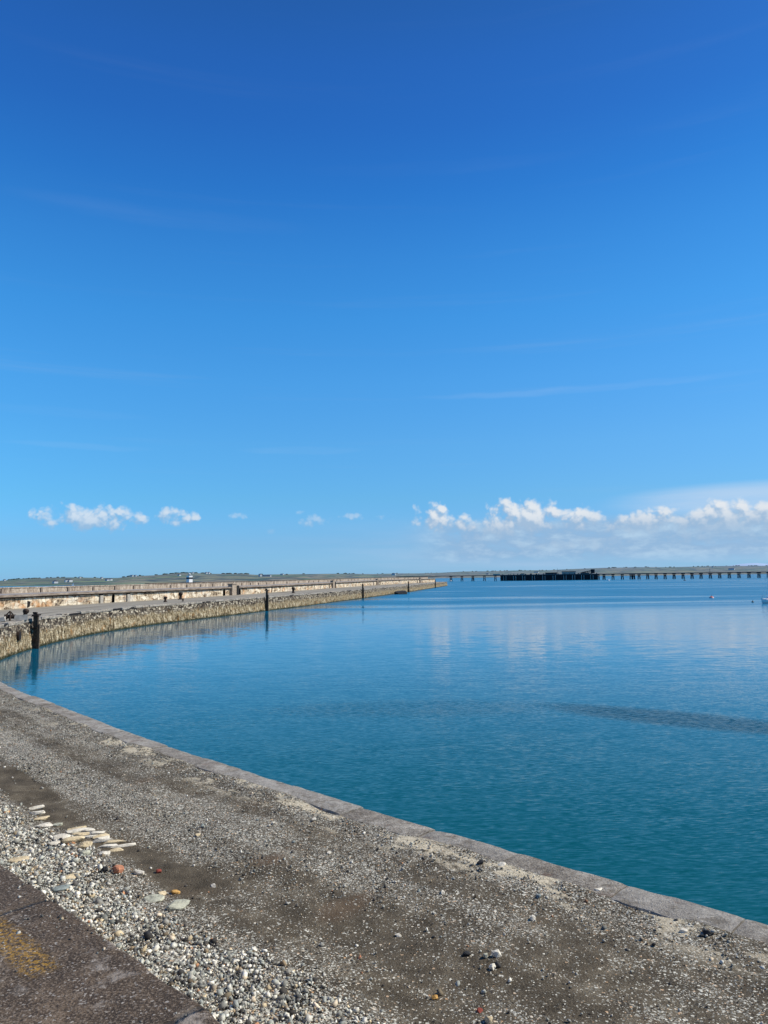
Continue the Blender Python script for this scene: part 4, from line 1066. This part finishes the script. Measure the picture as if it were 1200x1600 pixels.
# hedges and woods as one mass
bm = bmesh.new()
def clump(x, v, r):
    p = hill_pt(x, v); q = bmesh.ops.create_icosphere(bm, subdivisions=1, radius=r)
    for vv in q['verts']:
        k = random.uniform(.7, 1.15); vv.co = Vector((vv.co.x * 1.7 * k + p[0], vv.co.y * k + p[1], vv.co.z * .62 * k + p[2] + r * .25))
for _ in range(90): clump(random.uniform(-100, 1300), random.choice([.98, 1, 1, .99, .9]), random.uniform(2, 4.5))
for c_, w_, n_ in ((38, 12, 14), (205, 8, 10), (285, 16, 22), (312, 10, 10), (365, 25, 14), (545, 12, 6), (90, 20, 8), (800, 50, 14), (950, 40, 10), (1110, 60, 12)):
    for _ in range(n_): clump(random.gauss(c_, w_), .99, random.uniform(2.5, 5.2))
tag(obj('woodland', bm, material('woodland_leaves', lambda t, b: (t.ramp(t.noise(t.node('ShaderNodeNewGeometry').outputs['Position'], .15, 4), [(.35, (.035, .055, .05)), (.65, (.09, .125, .10))]), None))), 'dark hedges and small woods along the ridge of the far hills', 'woodland', kind='stuff')

def cottage(x, v, L, h, label, gable=True):
    L *= .8; h *= .75
    p = hill_pt(x, v); e = empty('cottage', (p[0], p[1], p[2] - .4), random.uniform(-.95, -.5)); tag(e, label, 'cottage', 'white houses on the hills across the bay')
    bm = bmesh.new(); box(bm, 0, 0, h / 2, L, 6, h); obj('wall', bm, M['cottage'], e)
    bm = bmesh.new(); vs = [bm.verts.new(c) for c in ((-L / 2, -3.2, h), (L / 2, -3.2, h), (L / 2, 3.2, h), (-L / 2, 3.2, h), (-L / 2, 0, h + 2.2), (L / 2, 0, h + 2.2))]
    for f in ((0, 1, 5, 4), (2, 3, 4, 5), (0, 4, 3), (1, 2, 5)): bm.faces.new([vs[i] for i in f])
    obj('roof', bm, M['slate'], e)
for x, v, L, h, lab in (
    (8, .75, 16, 5, 'white cottage at the far left end of the hills'), (87, .10, 9, 4, 'white cottage low on the shore, left of the white sail'), (105, .16, 9, 5, 'small white house left of the white sail'), (110, .16, 8, 5, 'small white house touching the left side of the sail'),
    (125, .72, 14, 4.5, 'white cottage high on the slope above and right of the sail'), (159, .70, 11, 4.5, 'single white cottage on the left hill slope below the dark ridge'), (168, .30, 12, 4, 'low white cottage on the shore between the sail and the lighthouse'), (173, .33, 8, 4, 'second low white cottage on the shore, just right of the first'),
    (206, .86, 20, 6, 'large white farmhouse under the dark knoll left of the lighthouse'), (212, .84, 12, 5, 'white barn joined to the large farmhouse'), (280, .45, 10, 5, 'white cottage just left of the lighthouse, half way up the hill'),
    (322, .93, 10, 6, 'left white house of the terrace on the ridge beside the lighthouse'), (326, .95, 10, 6.5, 'right white house of the terrace on the ridge beside the lighthouse'), (301, .93, 8, 5, 'white house on the ridge touching the lighthouse lantern'),
    (406, .58, 12, 8, 'white gabled house on the slope right of the lighthouse'), (416, .60, 40, 3.6, 'very long low white farm building right of the gabled house'), (440, .8, 16, 3.5, 'pale roofed farm near the ridge above the long white building'),
    (614, .55, 30, 9, 'white factory building on the shore above the breakwater tip'), (836, .5, 34, 6, 'white shed on the shore behind the jetty head'), (1140, .38, 34, 9, 'bright white building on the right shore above the jetty'), (1111, .75, 12, 6, 'tiny white cottage high on the right-hand hill'), (760, .35, 20, 4, 'pale house on the brown shore left of the jetty head')):
    cottage(x, v, L, h, lab)

# small sail beyond the breakwater, left
S_ = empty('dinghy', (-358.5, 850, 0), .3); S_.scale = (.9, .6, .49); tag(S_, 'white sail of a small boat showing above the parapet at the left', 'sailing boat')
bm = bmesh.new()
for (a, b_) in (((-2.6, 0, 0), (2.4, 0, 0)),): pass
vs = [bm.verts.new(c) for c in ((-1.8, 0, 1.2), (1.2, .15, 1.2), (.1, 0, 7.5), (-1.8, .1, 1.25), (1.2, .25, 1.25), (.1, .08, 7.5))]
for f in ((0, 1, 2), (5, 4, 3), (0, 3, 4, 1), (1, 4, 5, 2), (2, 5, 3, 0)): bm.faces.new([vs[i] for i in f])
obj('sail', bm, M['whitep'], S_)
bm = bmesh.new(); st = []
for i in range(9):
    u = i / 8; bw = .9 * math.sin(math.pi * (.15 + .84 * u)) + .02; st.append([bm.verts.new((-2.4 + 4.8 * u, sg * bw * k, z)) for sg, k, z in ((-1, 1, .7), (-1, .7, .1), (0, 0, -.2), (1, .7, .1), (1, 1, .7))])
for a, b_ in zip(st, st[1:]):
    for k in range(4): bm.faces.new((a[k], a[k + 1], b_[k + 1], b_[k]))
    bm.faces.new((a[4], a[0], b_[0], b_[4]))
obj('hull', bm, M['whitep'], S_)
bm = bmesh.new(); tube(bm, (.1, 0, .3), (.1, 0, 7.7), .07); obj('mast', bm, M['alu'], S_)
